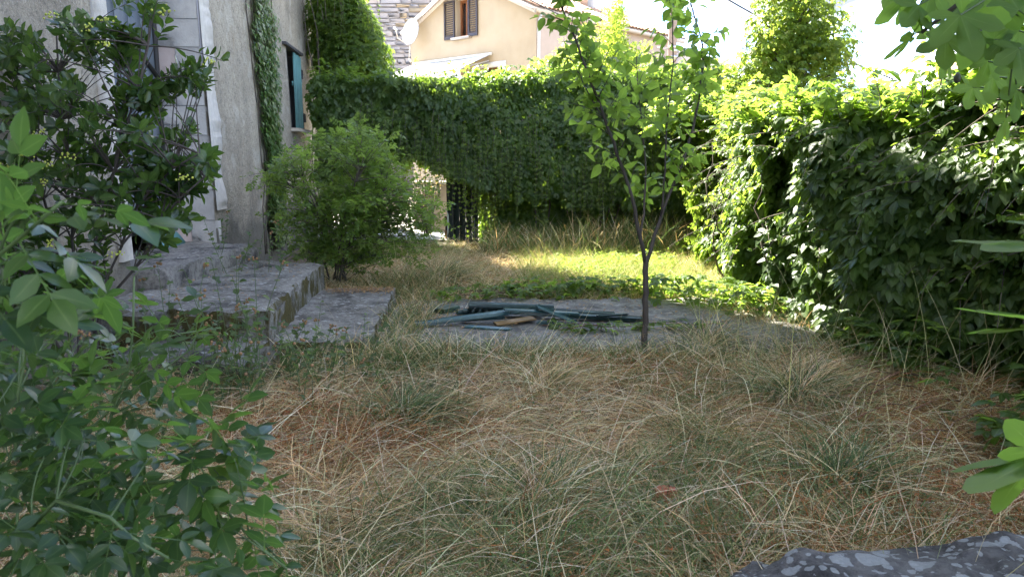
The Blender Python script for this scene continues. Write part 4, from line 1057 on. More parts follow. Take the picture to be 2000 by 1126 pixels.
Lf.build(T_IVY, L_IVY, iv, base, 300)

# -------- creeper over the far corner of the house
base = np.array([-3.6, 15.2, 0]); cr = thing('creeper', 'thick creeper hanging over the far corner of the old house, sunlit at its edge', 'creeper', base)
Lf = Leaves(); m_ = MB()
y0_ = wall_hit(612, 100)[1]
n = 7000; yv = y0_ + RNG.random(n) * (18.9 - y0_); zv = 1.0 + RNG.random(n) * (4.4 + .16 * (yv - y0_)) + .04 * (yv - y0_)
P = wall_pt(yv, zv, .03 + RNG.random(n) * .16); kp = (yv > y0_ + .25 * (fbm(P, 2, 3) - .3)); P = P[kp]; k_ = len(P); rv = rvec(k_)
Lf.add(P, norm(-UP + WN * .4 + rv * .4), norm(WN + UP * .4 + rv * .35), RNG.uniform(.11, .19, k_))
n = 6500     # bulging mass past the corner
Q = rvec(n) * (RNG.random(n) ** .28)[:, None]
C1 = np.where((RNG.random(n) < .55)[:, None], at(668, 60, 15.2), at(700, 120, 15.0)); R1 = np.array([.72, .55, 1.25])
P = C1 + Q * R1; P[:, 2] = np.clip(P[:, 2], 2.2, 6.2); lim = np.interp(P[:, 2], [2.2, 3.2, 4.0, 4.8, 6.0], [-1.95, -2.25, -2.55, -2.85, -3.2]) + (fbm(P, 1.8, 6) - .5) * .4
kp = P[:, 0] < lim; P = P[kp]; Q = Q[kp]; k_ = len(P); rv = rvec(k_)
Lf.add(P, norm(-UP * .7 + Q * .5 + rv * .5), norm(Q + UP * .5 + rv * .4), RNG.uniform(.09, .17, k_))
tops_ = [np.array([-2.5 - .8 * RNG.random(), 14.6 + .3 * RNG.random(), 3.2 + 1.6 * RNG.random()]) for _ in range(30)]
strands(Lf, m_, tops_, RNG.uniform(.4, 1.0, 30), .10, (.5, -.8, 0))
vine_stems(m_, 14, [(-3.7, 14.5), (-3.0, 15.3)], 0, 5.5, .015, .1)
m_.build('stem', BARKG, cr)['kind'] = 'stuff'
Lf.build(T_CREEP, L_CREEP, cr, base, 300, lod=T_CREEP0, lodpx=22)

# -------- the hedge of creeper across the end of the yard
base = np.array([.2, 13.7, 0]); hd = thing('creeper_hedge', 'wide dark hedge of hanging creeper across the end of the yard, below the cream house', 'hedge', base)
Lf = Leaves(); m_ = MB()
HP = [(-3.5, 13.5), (-2.4, 13.3), (-1.2, 13.3), (0, 13.3), (1.2, 13.35), (2.4, 13.4), (3.6, 13.5), (4.6, 13.6)]
hlo = [1.1, 1.35, 1.35, .85, .75, .70, .5, .3]; hhi = [3.0, 2.95, 2.9, 2.92, 2.97, 3.05, 3.1, 3.1]
creeper(Lf, 8200, HP, hlo, hhi, 1.2, .165, .34, .9, (0, .45), .45, seed=2, spread=1.7)
back = [(x_, y_ + .9) for x_, y_ in HP]
Pb = creeper(Lf, 1900, back, [a_ + .1 for a_ in hlo], hhi, 1.2, .16, .2, .9, (-.3, .6), .3, seed=5, spread=.8)
lowp = [(x_, y_ + .75) for x_, y_ in HP[3:]]
creeper(Lf, 4400, [(-.55, 14.0)] + lowp, [-.02] * 6, [1.7] * 6, 1.0, .2, .25, .7, (0, .6), .4, seed=8, spread=.1)
creeper_top(Lf, 2200, HP, hhi, 1.0, .155, 3, .12)
tp_ = [np.array([np.interp(u_, [0, 1], [-2.6, 4.2]), 13.15 + .2 * RNG.random(), np.interp(u_, [0, .3, 1], [2.0, 1.9, 1.7]) * RNG.uniform(.65, 1.25)]) for u_ in RNG.random(190)]
Ls = Leaves()
strands(Ls, m_, tp_, RNG.uniform(.4, 1.2, 190), .115, (0, -1.6, 0))
tp_ = [np.array([at(945, 340, 13.3)[0] + RNG.normal(0, .17), 13.5 + RNG.random() * .3, 1.45 + RNG.random() * .2]) for _ in range(46)]
strands(Ls, m_, tp_, RNG.uniform(.7, 1.35, 46), .11, (.1, -1, 0))
tp_ = [np.array([RNG.uniform(.2, 1.8), 13.6 + RNG.random() * .6, 1.3 + RNG.random() * .3]) for _ in range(34)]
strands(Lf, m_, tp_, RNG.uniform(.4, 1.1, 34), .12, (.1, -1, 0))
vine_stems(m_, 40, [(-.3, 13.9), (4.4, 14.1)], 0, 2.6, .02, .2, .35)
vine_stems(m_, 10, [(-3.4, 13.9), (-2.0, 14.1)], 0, 2.6, .02, .2, .35)
for i in range(30):
    a_ = np.array([RNG.uniform(-3.3, 4.4), 13.5 + RNG.random() * .9, RNG.uniform(1.4, 2.8)]); d_ = np.array([RNG.uniform(-1.6, 1.6), RNG.normal(0, .2), RNG.normal(0, .25)])
    m_.tube([a_, a_ + d_ * .5 + UP * RNG.normal(0, .08), a_ + d_], .012, 4)
m_.build('stem', BARKG, hd)['kind'] = 'stuff'
Lf.build(T_CREEP, L_CREEP_D, hd, base, 200, lod=T_CREEP0, lodpx=24); Ls.build(T_CREEP, L_CREEP, hd, base, 100, rest='shoot_foliage', lod=T_CREEP0, lodpx=20)

# -------- creeper bank along the right of the yard: the sunlit far stretch and the near stretch
def bank(label, path, lo, hi, n_face, n_top, size, seed, mat, nstr, stems=24, inner=2500, lodpx=26, thick=1.1, base=None, droop=.55, top=True):
    base = np.array([*np.mean(path, 0)[:2], 0]); o = thing('creeper_bank', label, 'hedge', base, 'creeper banks along the edge of the yard')
    Lf = Leaves(); m_ = MB()
    creeper(Lf, n_face, path, lo, hi, thick, size, .52, droop, (0, .45), .6, seed=seed, spread=.25)
    away = [tuple(np.array(p) + norm(np.array(p) - np.array([-1.5, p[1]])) * .45) for p in path]
    creeper(Lf, inner, away, lo, hi, thick, size * 1.3, .1, .8, (0, .5), .2, seed=seed + 7, spread=.2)
    if top: creeper_top(Lf, n_top, path, hi, thick, size * 1.05, seed, .2)
    for pa_, pb_, ha_, hb_ in zip(path[:-1], path[1:], hi[:-1], hi[1:]): vine_stems(m_, max(2, stems // len(path)), [pa_, pb_], 0, min(ha_, hb_) - .2, .015, .3, .3)
    pth = np.asarray(path, float); Ls = Leaves()
    for i in range(nstr):
        u_ = RNG.random() * (len(pth) - 1); k = int(u_); p = pth[k] + (pth[min(k + 1, len(pth) - 1)] - pth[k]) * (u_ - k)
        z_ = RNG.uniform(.35, 1.0) * np.interp(u_, range(len(hi)), hi); a_ = np.array([p[0] + .1, p[1], z_])
        dr = norm(np.array([-.8 + RNG.normal(0, .35), -.45 + RNG.normal(0, .5), RNG.normal(.1, .45)])); ln = RNG.uniform(.35, .9); kk = 9; t_ = np.linspace(0, 1, kk)[:, None]
        pts = a_ + dr * ln * t_ - UP * (.35 * ln * t_ ** 2); m_.tube(pts, np.linspace(.005, .0018, kk), 4, False)
        rv = rvec(kk); Ls.add(pts, norm(dr * .3 - UP * .4 + rv * .8), norm(UP * .8 + np.array([-.5, -.4, 0]) + rv * .4), size * .75 * RNG.uniform(.5, 1, kk) * np.linspace(1.1, .5, kk))
    for i in range(int(nstr * 1.1)):      # shoots standing up and leaning out over the top
        u_ = RNG.random() * (len(pth) - 1); k = int(u_); p = pth[k] + (pth[min(k + 1, len(pth) - 1)] - pth[k]) * (u_ - k)
        a_ = np.array([p[0] + RNG.uniform(-.1, .6), p[1], np.interp(u_, range(len(hi)), hi) - .1 * RNG.random()])
        dr = norm(np.array([RNG.normal(-.3, .5), RNG.normal(-.2, .5), 1.0])); ln = RNG.uniform(.2, .65); kk = 8; t_ = np.linspace(0, 1, kk)[:, None]
        pts = a_ + dr * ln * t_ + np.array([-.25, -.15, -.25]) * ln * t_ ** 2; m_.tube(pts, np.linspace(.005, .002, kk), 4, False)
        rv = rvec(kk); Ls.add(pts, norm(dr * .3 + rv * .9 - UP * .1), norm(UP * .8 + rv * .5), size * RNG.uniform(.6, 1.15, kk) * np.linspace(1.1, .6, kk))
    m_.build('stem', BARKG, o)['kind'] = 'stuff'
    Lf.build(T_CREEP, mat, o, base, 230, lod=T_CREEP0, lodpx=lodpx)
    Ls.build(T_CREEP, L_CREEP, o, base, 70, rest='shoot_foliage')
    return o
bank('sunlit creeper bank between the hedge and the vine covered tree, its leaves yellow green', [(4.0, 13.2), (3.35, 12.2), (3.0, 11.0), (2.75, 9.8), (2.55, 8.6), (2.45, 7.6)], [-.02] * 6, [2.5, 2.3, 2.1, 2.0, 1.98, 1.95], 7400, 2600, .17, 11, L_CREEP, 70)
bank('dark leafy creeper bank nearest the viewer, under the fig branches', [(2.5, 7.5), (2.72, 6.7), (3.0, 6.0), (3.25, 5.3), (3.3, 4.6), (3.2, 3.9), (3.1, 3.0), (3.1, 1.8)], [-.02] * 8, [1.95, 1.86, 1.9, 2.2, 2.45, 2.6, 2.7, 2.8], 8000, 2400, .18, 17, L_CREEP_D, 130, inner=3800, lodpx=30)
# low creeper spilling on to the grass in front of the near bank
base = np.array([2.55, 3.9, 0]); o = thing('ground_creeper', 'low creeper spilling over dry grass at the foot of the near bank', 'creeper', base)
Lf = Leaves(); m_ = MB()
n = 900; yy = RNG.uniform(2.3, 6.2, n); xx = np.interp(yy, [2.3, 4, 6.2], [2.05, 2.5, 2.55]) + np.abs(RNG.normal(0, .42, n)); P = np.c_[xx, yy, .05 + RNG.random(n) * (.12 + .5 * np.clip(xx - 2.3, 0, 1))]
kp = fbm(P * np.array([1, 1, 0]), 1.8, 4) > .47; P = P[kp]; k_ = len(P); rv = rvec(k_)
Lf.add(P, norm(rv * np.array([1, 1, .2]) + np.array([-.4, -.3, 0])), norm(UP + rv * .35), RNG.uniform(.09, .17, k_))
for i in range(24):
    a_ = np.array([RNG.uniform(2.3, 3.0), RNG.uniform(2.4, 6), .08]); m_.tube([a_, a_ + np.array([-.25, -.2, .08]), a_ + np.array([-.5, -.3, .02])], .004, 4)
m_.build('stem', STEMR, o)['kind'] = 'stuff'; Lf.build(T_CREEP, L_CREEP_D, o, base, 300)

# -------- runner over the concrete and sunlit ground cover behind it
base = np.array([1.2, 7.2, 0]); o = thing('vine_runner', 'creeper runner trailing over the concrete beside the plank pile', 'creeper', base)
Lf = Leaves(); m_ = MB()
def runner(pts, n, size, wid, zlift=.10, bare=.0):
    pts = np.array(pts); cum = np.r_[0, np.cumsum(np.linalg.norm(np.diff(pts, axis=0), axis=1))]
    t_ = np.linspace(0, cum[-1], 26); c = np.stack([np.interp(t_, cum, pts[:, k]) for k in range(2)], 1)
    c = c + np.cumsum(RNG.normal(0, .01, c.shape), 0); m_.tube(np.c_[c, .06 + .03 * np.sin(t_ * 5) ** 2], .004, 4)
    t2 = RNG.random(n) * cum[-1]; P = np.c_[np.interp(t2, cum, pts[:, 0]), np.interp(t2, cum, pts[:, 1])] + RNG.normal(0, wid, (n, 2))
    rv = rvec(n); Lf.add(np.c_[P, .07 + RNG.random(n) * zlift], norm(rv * np.array([1, 1, .3]) - UP * .1), norm(UP + rv * .45), size * RNG.uniform(.6, 1.2, n))
g2 = lambda px, py: gz(px, py, .05)[:2]
runner([g2(1090, 647), g2(1200, 644), g2(1300, 640), g2(1420, 638)], 60, .11, .035, .05)
runner([g2(1060, 636), g2(1120, 642), g2(1200, 646)], 18, .10, .04, .05)
runner([g2(1000, 578), g2(1100, 574), g2(1200, 570), g2(1300, 566)], 260, .12, .14, .16)
runner([g2(840, 585), g2(930, 580), g2(1020, 575)], 110, .09, .12, .12)
runner([g2(1290, 585), g2(1380, 590), g2(1460, 600), g2(1500, 615)], 330, .13, .20, .25)
m_.build('stem', STEMR, o)['kind'] = 'stuff'; Lf.build(T_CREEP, L_CREEP, o, base, 300)
base = np.array([1.9, 10.2, 0]); o = link('ground_cover', None, None, base); Lf = Leaves()
n = 7500; yy = RNG.uniform(8.2, 13.3, n); xx = np.interp(yy, [8.2, 10, 13], [1.3, .6, .7]) + RNG.random(n) * np.interp(yy, [8.2, 13], [1.1, 2.2])
P = np.c_[xx, yy, .02 + RNG.random(n) * .16]; kp = fbm(P * np.array([1, 1, 0]), 1.3, 9) > .38; P = P[kp]; k_ = len(P); rv = rvec(k_)
Lf.add(P, norm(rv * np.array([1, 1, .3])), norm(UP + rv * .8), RNG.uniform(.025, .075, k_))
gc = Lf.build(T_CREEP0, L_PALE, o, base, 0, rest='ground_cover'); gc.parent = None; gc.location = base; gc.name = 'ground_cover_leaves'; bpy.data.objects.remove(o); gc.name = 'ground_cover'

# ------------------------------------------------------------------ shrubs and trees
def bez(a, b_, c, k=9):
    t_ = np.linspace(0, 1, k)[:, None]; return (1 - t_) ** 2 * a + 2 * t_ * (1 - t_) * b_ + t_ ** 2 * c
def leafy(L_, pts, n, size, start=.35, out_=.7, up=.25, whorl=0, droop=0., nup=.8, jit=.45):
    """leaves along a shoot"""
    k = len(pts); t_ = np.linspace(start, 1, n) if n > 1 else np.array([1.]); f = t_ * (k - 1); i = np.clip(f.astype(int), 0, k - 2); fr = (f - i)[:, None]
    P = pts[i] + (pts[i + 1] - pts[i]) * fr; tg = norm(pts[i + 1] - pts[i])
    side = norm(np.cross(tg, UP) + 1e-4); bn = np.cross(side, tg)
    an = np.arange(n) * 2.4 + RNG.random() * 6; o = side * np.cos(an)[:, None] + bn * np.sin(an)[:, None]
    rv = rvec(n)
    d = norm(tg * .55 + o * out_ + UP * (up - droop) + rv * jit * .5)
    L_.add(P, d, norm(UP * nup + o * .2 - tg * .1 + rv * jit), size * RNG.uniform(.65, 1.15, n))
    return P
def shrub(name, label, base, stems, tips, tpls, mat, bark, nleaf, size, rs_=.012, group=None, whorl=False, lod=None, lodpx=0, nobj=300, up=.25, droop=0., start=.4, sag=.0, along=0, cat='shrub'):
    """stems: main stem polylines; tips: shoot ends, each joined to the nearest main stem"""
    o = thing(name, label, cat, base, group); Lf = Leaves(); tw_ = MB()
    nodes = []; 
    for st in stems:
        st = np.asarray(st, float); kk = 10
        cum = np.r_[0, np.cumsum(np.linalg.norm(np.diff(st, axis=0), axis=1))]; t_ = np.linspace(0, cum[-1], kk)
        pts = np.stack([np.interp(t_, cum, st[:, q]) for q in range(3)], 1); pts[1:-1] += RNG.normal(0, .012, (kk - 2, 3))
        MB().tube(pts, np.linspace(rs_, rs_ * .4, kk), 6).build('stem', bark, o, True)
        nodes.append(pts)
        if along: leafy(Lf, pts[3:], along, size, 0., .8, up, droop=droop)
    nodes = np.concatenate(nodes)
    heads = []
    for tp in tips:
        dd = np.linalg.norm(nodes - tp, axis=1) + np.maximum(0, nodes[:, 2] - tp[2] + .05) * 2.0; j = np.argsort(dd)[RNG.integers(0, 4)]
        a_ = nodes[j]; mid = (a_ + tp) / 2 + UP * (.18 * np.linalg.norm(tp - a_)) + RNG.normal(0, .03, 3)
        pts = bez(a_, mid, tp - UP * sag); tw_.tube(pts, np.linspace(rs_ * .4, rs_ * .14, len(pts)), 4, False)
        if whorl:
            leafy(Lf, pts, max(2, nleaf // 3), size * .85, .35, .9, up, droop=droop)
            n = nleaf; tg = norm(pts[-1] - pts[-2]); sd_ = norm(np.cross(tg, UP) + 1e-3); bn = np.cross(sd_, tg); an = np.arange(n) * 2.4
            oo = sd_ * np.cos(an)[:, None] + bn * np.sin(an)[:, None]; rv = rvec(n)
            Lf.add(pts[-1] - tg * (np.arange(n)[:, None] * .012), norm(oo + tg * .55 + UP * .15 + rv * .25), norm(tg * .9 + UP * .5 - oo * .3 + rv * .25), size * RNG.uniform(.7, 1.15, n))
        else: leafy(Lf, pts, nleaf, size, start, .75, up, droop=droop)
        heads.append(pts[-1])
    tw_.build('twig', bark, o)['kind'] = 'stuff'
    Lf.build(tpls, mat, o, base, nobj, lod=lod, lodpx=lodpx)
    return o, heads

# young plum tree
PY = 5.75
base = at(1258, 705, PY); base[2] = 0
plum = thing('young_tree', 'slender young fruit tree with a forked dark trunk standing in the middle of the yard', 'tree', base)
def wp(pl, y0=PY, dy=0.): return np.array([at(x_, y_, y0 + dy * i / max(len(pl) - 1, 1)) for i, (x_, y_) in enumerate(pl)])
def limb(name, pts, r0, r1, k=16, sides=8, jit=.004):
    cum = np.r_[0, np.cumsum(np.linalg.norm(np.diff(pts, axis=0), axis=1))]; t_ = np.linspace(0, cum[-1], k)
    q = np.stack([np.interp(t_, cum, pts[:, c]) for c in range(3)], 1); q[1:-1] = (q[:-2] + 2 * q[1:-1] + q[2:]) / 4 + RNG.normal(0, jit, (k - 2, 3))
    MB().tube(q, np.linspace(r0, r1, k), sides).build(name, BARK, plum, True); return q
tr_ = limb('trunk', wp([(1258, 712), (1259, 640), (1261, 560), (1261, 515), (1262, 500)]), .026, .021)
la = limb('branch', wp([(1260, 512), (1254, 480), (1243, 416), (1214, 320), (1185, 243), (1150, 153), (1121, 70), (1090, 0), (1075, -60)], PY, -.25), .016, .006, 22)
ra = limb('branch', wp([(1263, 512), (1272, 485), (1291, 422), (1320, 348), (1348, 275), (1368, 185), (1377, 102), (1362, 45), (1345, 0), (1338, -50)], PY, .3), .015, .004, 22)
mb_ = limb('branch', wp([(1250, 465), (1256, 422), (1262, 340), (1258, 268), (1246, 180), (1243, 110)], PY, .12), .009, .003)
mc_ = limb('branch', wp([(1291, 422), (1300, 330), (1302, 230), (1316, 120), (1312, 40), (1318, -30)], PY, -.1), .008, .003)
md_ = limb('branch', wp([(1185, 243), (1160, 200), (1130, 140), (1105, 95)], PY, -.3), .006, .002, 10)
Lf = Leaves(); tw_ = MB()
def twigs(br, n, lo, hi, ln, spread=1.0, nl=(6, 10), size=.096, upw=.5):
    for i in range(n):
        f = RNG.uniform(lo, hi) * (len(br) - 1); k = int(f); a_ = br[k] + (br[min(k + 1, len(br) - 1)] - br[k]) * (f - k); tg = norm(br[min(k + 1, len(br) - 1)] - br[max(k - 1, 0)])
        o = rvec(1)[0]; o = norm(o - tg * (o @ tg)); d = norm(o * spread + tg * .55 + UP * upw * .5); l_ = ln * RNG.uniform(.5, 1.2)
        pts = bez(a_, a_ + d * l_ * .5 + UP * .03, a_ + d * l_ - UP * .05 * l_); tw_.tube(pts, np.linspace(.003, .0012, len(pts)), 4, False)
        leafy(Lf, pts, RNG.integers(*nl), size * RNG.uniform(.85, 1.25), .2, .8, 0., droop=.55, nup=.55, jit=.7)
twigs(la, 19, .24, .62, .36); twigs(la, 17, .62, 1., .24); twigs(ra, 15, .15, .6, .36); twigs(ra, 20, .62, .98, .20); twigs(mb_, 10, .1, 1, .24); twigs(mc_, 14, .2, 1, .28); twigs(md_, 9, .1, 1, .16)
for br, n in ((la, 22), (ra, 18), (mb_, 12), (mc_, 14), (md_, 10)): leafy(Lf, br[4:], n, .11, 0.1, .9, 0., droop=.5, nup=.5, jit=.7)
tw_.build('twig', BARK, plum)['kind'] = 'stuff'; Lf.build(T_OV, L_PLUM, plum, base, 300)

# fig tree: trunk stands out of the frame, its branches reach in
base = np.array([2.05, 1.15, 0]); fig = thing('fig_tree', 'fig tree reaching in with broad lobed leaves above and before the dark creeper bank', 'tree', base)
Lf = Leaves()
def fbranch(pts, r0, r1):
    pts = np.array(pts); cum = np.r_[0, np.cumsum(np.linalg.norm(np.diff(pts, axis=0), axis=1))]; t_ = np.linspace(0, cum[-1], 14); q = np.stack([np.interp(t_, cum, pts[:, c]) for c in range(3)], 1); q[1:-1] = (q[:-2] + 2 * q[1:-1] + q[2:]) / 4
    MB().tube(q, np.linspace(r0, r1, 14), 7).build('branch', BARK, fig, True); return q
MB().tube([base, base + np.array([.05, .05, .8]), base + np.array([0, .1, 1.5]), base + np.array([-.05, .15, 2.1])], [.06, .05, .045, .035], 9).build('trunk', BARKG, fig, True)
b1 = fbranch([base + np.array([-.02, .12, 1.6]), at(2080, -150, 1.75), at(1930, -60, 1.75), at(1880, 15, 1.75), at(1850, 36, 1.75), at(1800, 64, 1.78)], .014, .004)
b2 = fbranch([base + np.array([0, .1, 1.4]), at(2120, 150, 1.9), at(2010, 92, 1.9), at(1950, 80, 1.95), at(1915, 62, 2.0)], .012, .004)
b3 = fbranch([base + np.array([.02, .05, .85]), at(2160, 560, 1.35), at(2060, 530, 1.3)], .010, .004)
b4 = fbranch([base + np.array([.02, .05, .6]), at(2180, 900, 1.5), at(2080, 900, 1.4)], .010, .004)
stk = MB()
def fleaf(jx, jy, Y, tipx, tipy, Yt, size, nrm, stem=None):
    """one fig leaf: blade joint, where its middle tip points, blade normal"""
    j = at(jx, jy, Y); d = norm(at(tipx, tipy, Yt) - j); Lf.add(j, d, np.asarray(nrm, float), size * .72)
    if stem is not None: stk.tube(bez(np.asarray(stem), (np.asarray(stem) + j) / 2 + UP * .01, j, 6), .0022, 4, False)
s1 = b1[-3]; s2 = b1[-5]; tip1 = b1[-1]
fleaf(1847, 78, 1.72, 1846, 152, 1.66, .118, (-.25, -.95, .2), at(1856, 35, 1.75))
fleaf(1779, 74, 1.80, 1704, 138, 1.80, .108, (.55, -.45, -.65), at(1800, 64, 1.78))
fleaf(1800, 52, 1.80, 1745, 25, 1.85, .10, (.2, -.6, -.75), tip1)
fleaf(1795, 10, 1.78, 1765, 48, 1.74, .11, (.1, -.9, .35), b1[-4])
fleaf(1770, -6, 1.85, 1716, 56, 1.85, .12, (.75, -.55, .3), b1[-4])
fleaf(1820, -20, 1.8, 1808, 40, 1.78, .12, (.2, -.95, .1), b1[-5])
fleaf(1876, 30, 1.66, 1905, 95, 1.62, .15, (-.1, -.93, .1), s2)
fleaf(1880, 32, 1.70, 1960, 40, 1.68, .14, (.15, -.9, -.35), s2)
fleaf(1850, 34, 1.85, 1830, -20, 1.9, .10, (0, -.8, -.5), s1)
fleaf(1940, 78, 1.92, 1990, 45, 1.92, .12, (.1, -.9, -.3), b2[-2])
fleaf(1955, 82, 1.9, 1985, 130, 1.86, .11, (0, -.8, .5), b2[-2])
fleaf(1915, 62, 1.95, 1900, 140, 1.9, .12, (-.3, -.9, .2), b2[-1])
fleaf(1905, 70, 2.0, 1870, 150, 2.0, .12, (-.45, -.85, .1), b2[-1])
fleaf(1990, 20, 1.85, 1960, -40, 1.9, .13, (.1, -.9, -.3), b2[-4])
fleaf(1990, 95, 1.85, 2010, 160, 1.8, .13, (.1, -.9, .3), b2[-3])
fleaf(2045, 476, 1.25, 1848, 488, 1.12, .23, (-.2, -.12, .95), b3[-1])
fleaf(2090, 440, 1.3, 1955, 452, 1.2, .16, (-.2, -.2, .93), b3[-1])
fleaf(2045, 622, 1.2, 1866, 592, 1.12, .22, (-.25, -.05, .95), b3[-1])
fleaf(2040, 640, 1.22, 1872, 622, 1.16, .20, (-.2, .15, .95), b3[-1])
fleaf(2030, 890, 1.35, 1800, 960, 1.24, .27, (-.15, .30, .94), b4[-1])
fleaf(2020, 900, 1.36, 1890, 1000, 1.30, .19, (-.4, .34, .85), b4[-1])
fleaf(2030, 880, 1.36, 1985, 840, 1.36, .12, (-.6, -.75, .2), b4[-1])
for x_, y_, Y, tx, ty, s_ in ((1930, 60, 2.1, 1935, 130, .11), (1965, 70, 2.05, 2000, 120, .11), (1930, 120, 2.15, 1915, 180, .10), (1985, 130, 2.1, 1975, 190, .11), (1890, 100, 2.2, 1870, 160, .09), (1855, -5, 1.95, 1825, 40, .11), (1900, -10, 1.9, 1925, 45, .12), (1960, 0, 1.9, 1985, 50, .12), (1750, -25, 1.9, 1735, 25, .11), (1850, 120, 2.3, 1835, 170, .09), (1940, 150, 2.2, 1930, 215, .12), (1985, 175, 2.1, 1990, 245, .13), (1900, 170, 2.3, 1885, 225, .11), (1965, 230, 2.15, 1950, 300, .12), (1920, 10, 2.0, 1900, 70, .12), (1990, 60, 1.95, 1965, 120, .12), (1830, 60, 2.1, 1815, 115, .09)):
    fleaf(x_, y_, Y, tx, ty, Y - .04, s_ * 1.0, (RNG.normal(0, .35), -.85, RNG.normal(0, .4)), b2[RNG.integers(6, 14)] if x_ > 1870 else b1[RNG.integers(6, 14)])
for i in range(70):    # the rest of the crown, above and beside the frame
    p = np.array([RNG.uniform(.9, 3.0), RNG.uniform(.2, 2.0), RNG.uniform(2.0, 3.1)])
    x_, y_, dd = project(p)
    if -50 < x_[0] < 2080 and y_[0] > -60 and dd[0] > 0: continue
    rv = rvec(1)[0]; Lf.add(p, norm(rv * np.array([1, 1, .2]) - UP * .5), norm(UP + rv * .4), RNG.uniform(.12, .18))
stk.build('leaf_stalk', STEMG, fig)['kind'] = 'stuff'
Lf.build(T_FIG, L_FIG, fig, base, 60, cell=6)
for px_, py_, Y in ((1912, 45, 1.98), (1870, 152, 2.1)):
    q = at(px_, py_, Y); MB().tube([q + UP * .014, q + UP * .008, q, q - UP * .01, q - UP * .014], [.003, .007, .0095, .008, .003], 8).build('fig_fruit', simple('dark_fig_skin', (.05, .05, .035), .5, .2, 30) if px_ == 1912 else bpy.data.materials['dark_fig_skin'], fig, True)

# glossy shrub against the house wall
base = np.array([-2.45, 4.55, 0])
VY = 4.55
stm = [wp(q, VY, dy_) for q, dy_ in (([(160, 790), (155, 600), (140, 380), (125, 200), (110, 60)], .1), ([(175, 790), (180, 600), (200, 430), (240, 260), (290, 90)], -.1), ([(150, 790), (130, 560), (80, 360), (40, 200), (20, 60)], .2), ([(185, 790), (200, 560), (250, 430), (310, 330), (390, 300)], -.25), ([(185, 790), (205, 600), (290, 480), (340, 400), (400, 345)], -.2), ([(150, 790), (100, 640), (40, 520), (10, 400)], .0))]
tips = []
def tipbox(pl, n, sx, sy, dy_):
    for x_, y_ in pl:
        for _ in range(n): tips.append(at(x_ + RNG.normal(0, sx), y_ + RNG.normal(0, sy), VY + RNG.normal(0, dy_)))
tipbox([(30, 60), (20, 150), (60, 210), (110, 130), (30, 270), (90, 320), (20, 360), (60, 420), (20, 470), (130, 260), (150, 180)], 7, 32, 32, .28)
tipbox([(290, 30), (260, 70), (210, 100), (235, 110), (180, 60), (130, 50)], 6, 18, 16, .14)
tipbox([(340, 160), (370, 155), (395, 145), (310, 175), (280, 190), (240, 170)], 6, 16, 14, .12)
tipbox([(390, 345), (410, 330), (370, 365), (340, 350), (310, 330)], 5, 14, 16, .12)
tipbox([(200, 220), (250, 260), (300, 260), (180, 300), (240, 320), (290, 310), (150, 340), (220, 380), (290, 380), (340, 400), (120, 420), (330, 440), (280, 440), (200, 440), (60, 560), (130, 520), (350, 300), (20, 220), (15, 420), (70, 500), (20, 540), (90, 160), (15, 100), (45, 330), (30, 600), (100, 560), (170, 560), (70, 640)], 7, 26, 24, .22)
_, heads = shrub('glossy_shrub', 'tall dark glossy leaved shrub with yellow green flower heads, before the old house doorway', base, stm, tips, T_OBOV, L_VIB, BARK, 9, .086, .012, whorl=True)
shrubo = bpy.data.objects['glossy_shrub']
fm = MB(); 
def ball(n_=6):
    b_ = MB(); 
    an = np.arange(n_) * 2 * math.pi / n_; V_ = [[0, 0, 1]] + [[math.cos(a) * .87, math.sin(a) * .87, .5] for a in an] + [[math.cos(a) * .87, math.sin(a) * .87, -.5] for a in an] + [[0, 0, -1]]
    Fc = [(0, 1 + i, 1 + (i + 1) % n_) for i in range(n_)] + [(1 + i, 1 + n_ + i, 1 + n_ + (i + 1) % n_, 1 + (i + 1) % n_) for i in range(n_)] + [(1 + 2 * n_, 1 + n_ + (i + 1) % n_, 1 + n_ + i) for i in range(n_)]
    return np.array(V_, float), Fc
BV, BF = ball()
for x_, y_ in ((75, 262), (50, 300), (16, 328), (75, 320), (90, 322), (138, 305), (78, 357), (100, 478), (205, 40), (320, 20), (410, 120), (205, 88), (170, 55), (360, 348), (225, 495), (95, 30)):
    c = at(x_, y_, VY - .32 + RNG.normal(0, .06)); f_ = MB()
    for k in range(14):
        p = c + RNG.normal(0, .016, 3) * np.array([1.4, 1, .7]); f_.add(BV * RNG.uniform(.004, .0075) + p, BF)
    f_.build('flower_head', FLOWER, shrubo, True)['kind'] = 'stuff'

# round bush by the steps
base = np.array([-2.05, 8.95, .1]); BY = 8.95
stm = []; tips = []
for i in range(11):
    an = RNG.uniform(0, 6.28); ex = np.array([math.cos(an) * .55, math.sin(an) * .5, RNG.uniform(1.0, 1.6)]); stm.append(np.array([base + RNG.normal(0, .06, 3) * np.array([1, 1, 0]), base + ex * np.array([.35, .35, .6]), base + ex]))
for i in range(330):
    q = rvec(1)[0]; q = q * RNG.random() ** .5 * (.2 + 1.5 * fbm(q[None] + 3, 1.7, 4)[0]); p = at(700, 395, BY) + q * np.array([1.08, .8, .92]); 
    if p[2] < .12 + .15 * RNG.random(): continue
    tips.append(p)
for x_, y_ in ((840, 400), (850, 430), (830, 370), (860, 415), (790, 330), (815, 450), (690, 245), (740, 262), (660, 270), (545, 330), (520, 345), (505, 360), (570, 310), (620, 285), (760, 300), (850, 470), (540, 420), (800, 490), (740, 500), (840, 455), (640, 490), (580, 470), (860, 440)):
    for _ in range(5): tips.append(at(x_ + RNG.normal(0, 12), y_ + RNG.normal(0, 10), BY + RNG.normal(0, .25)))
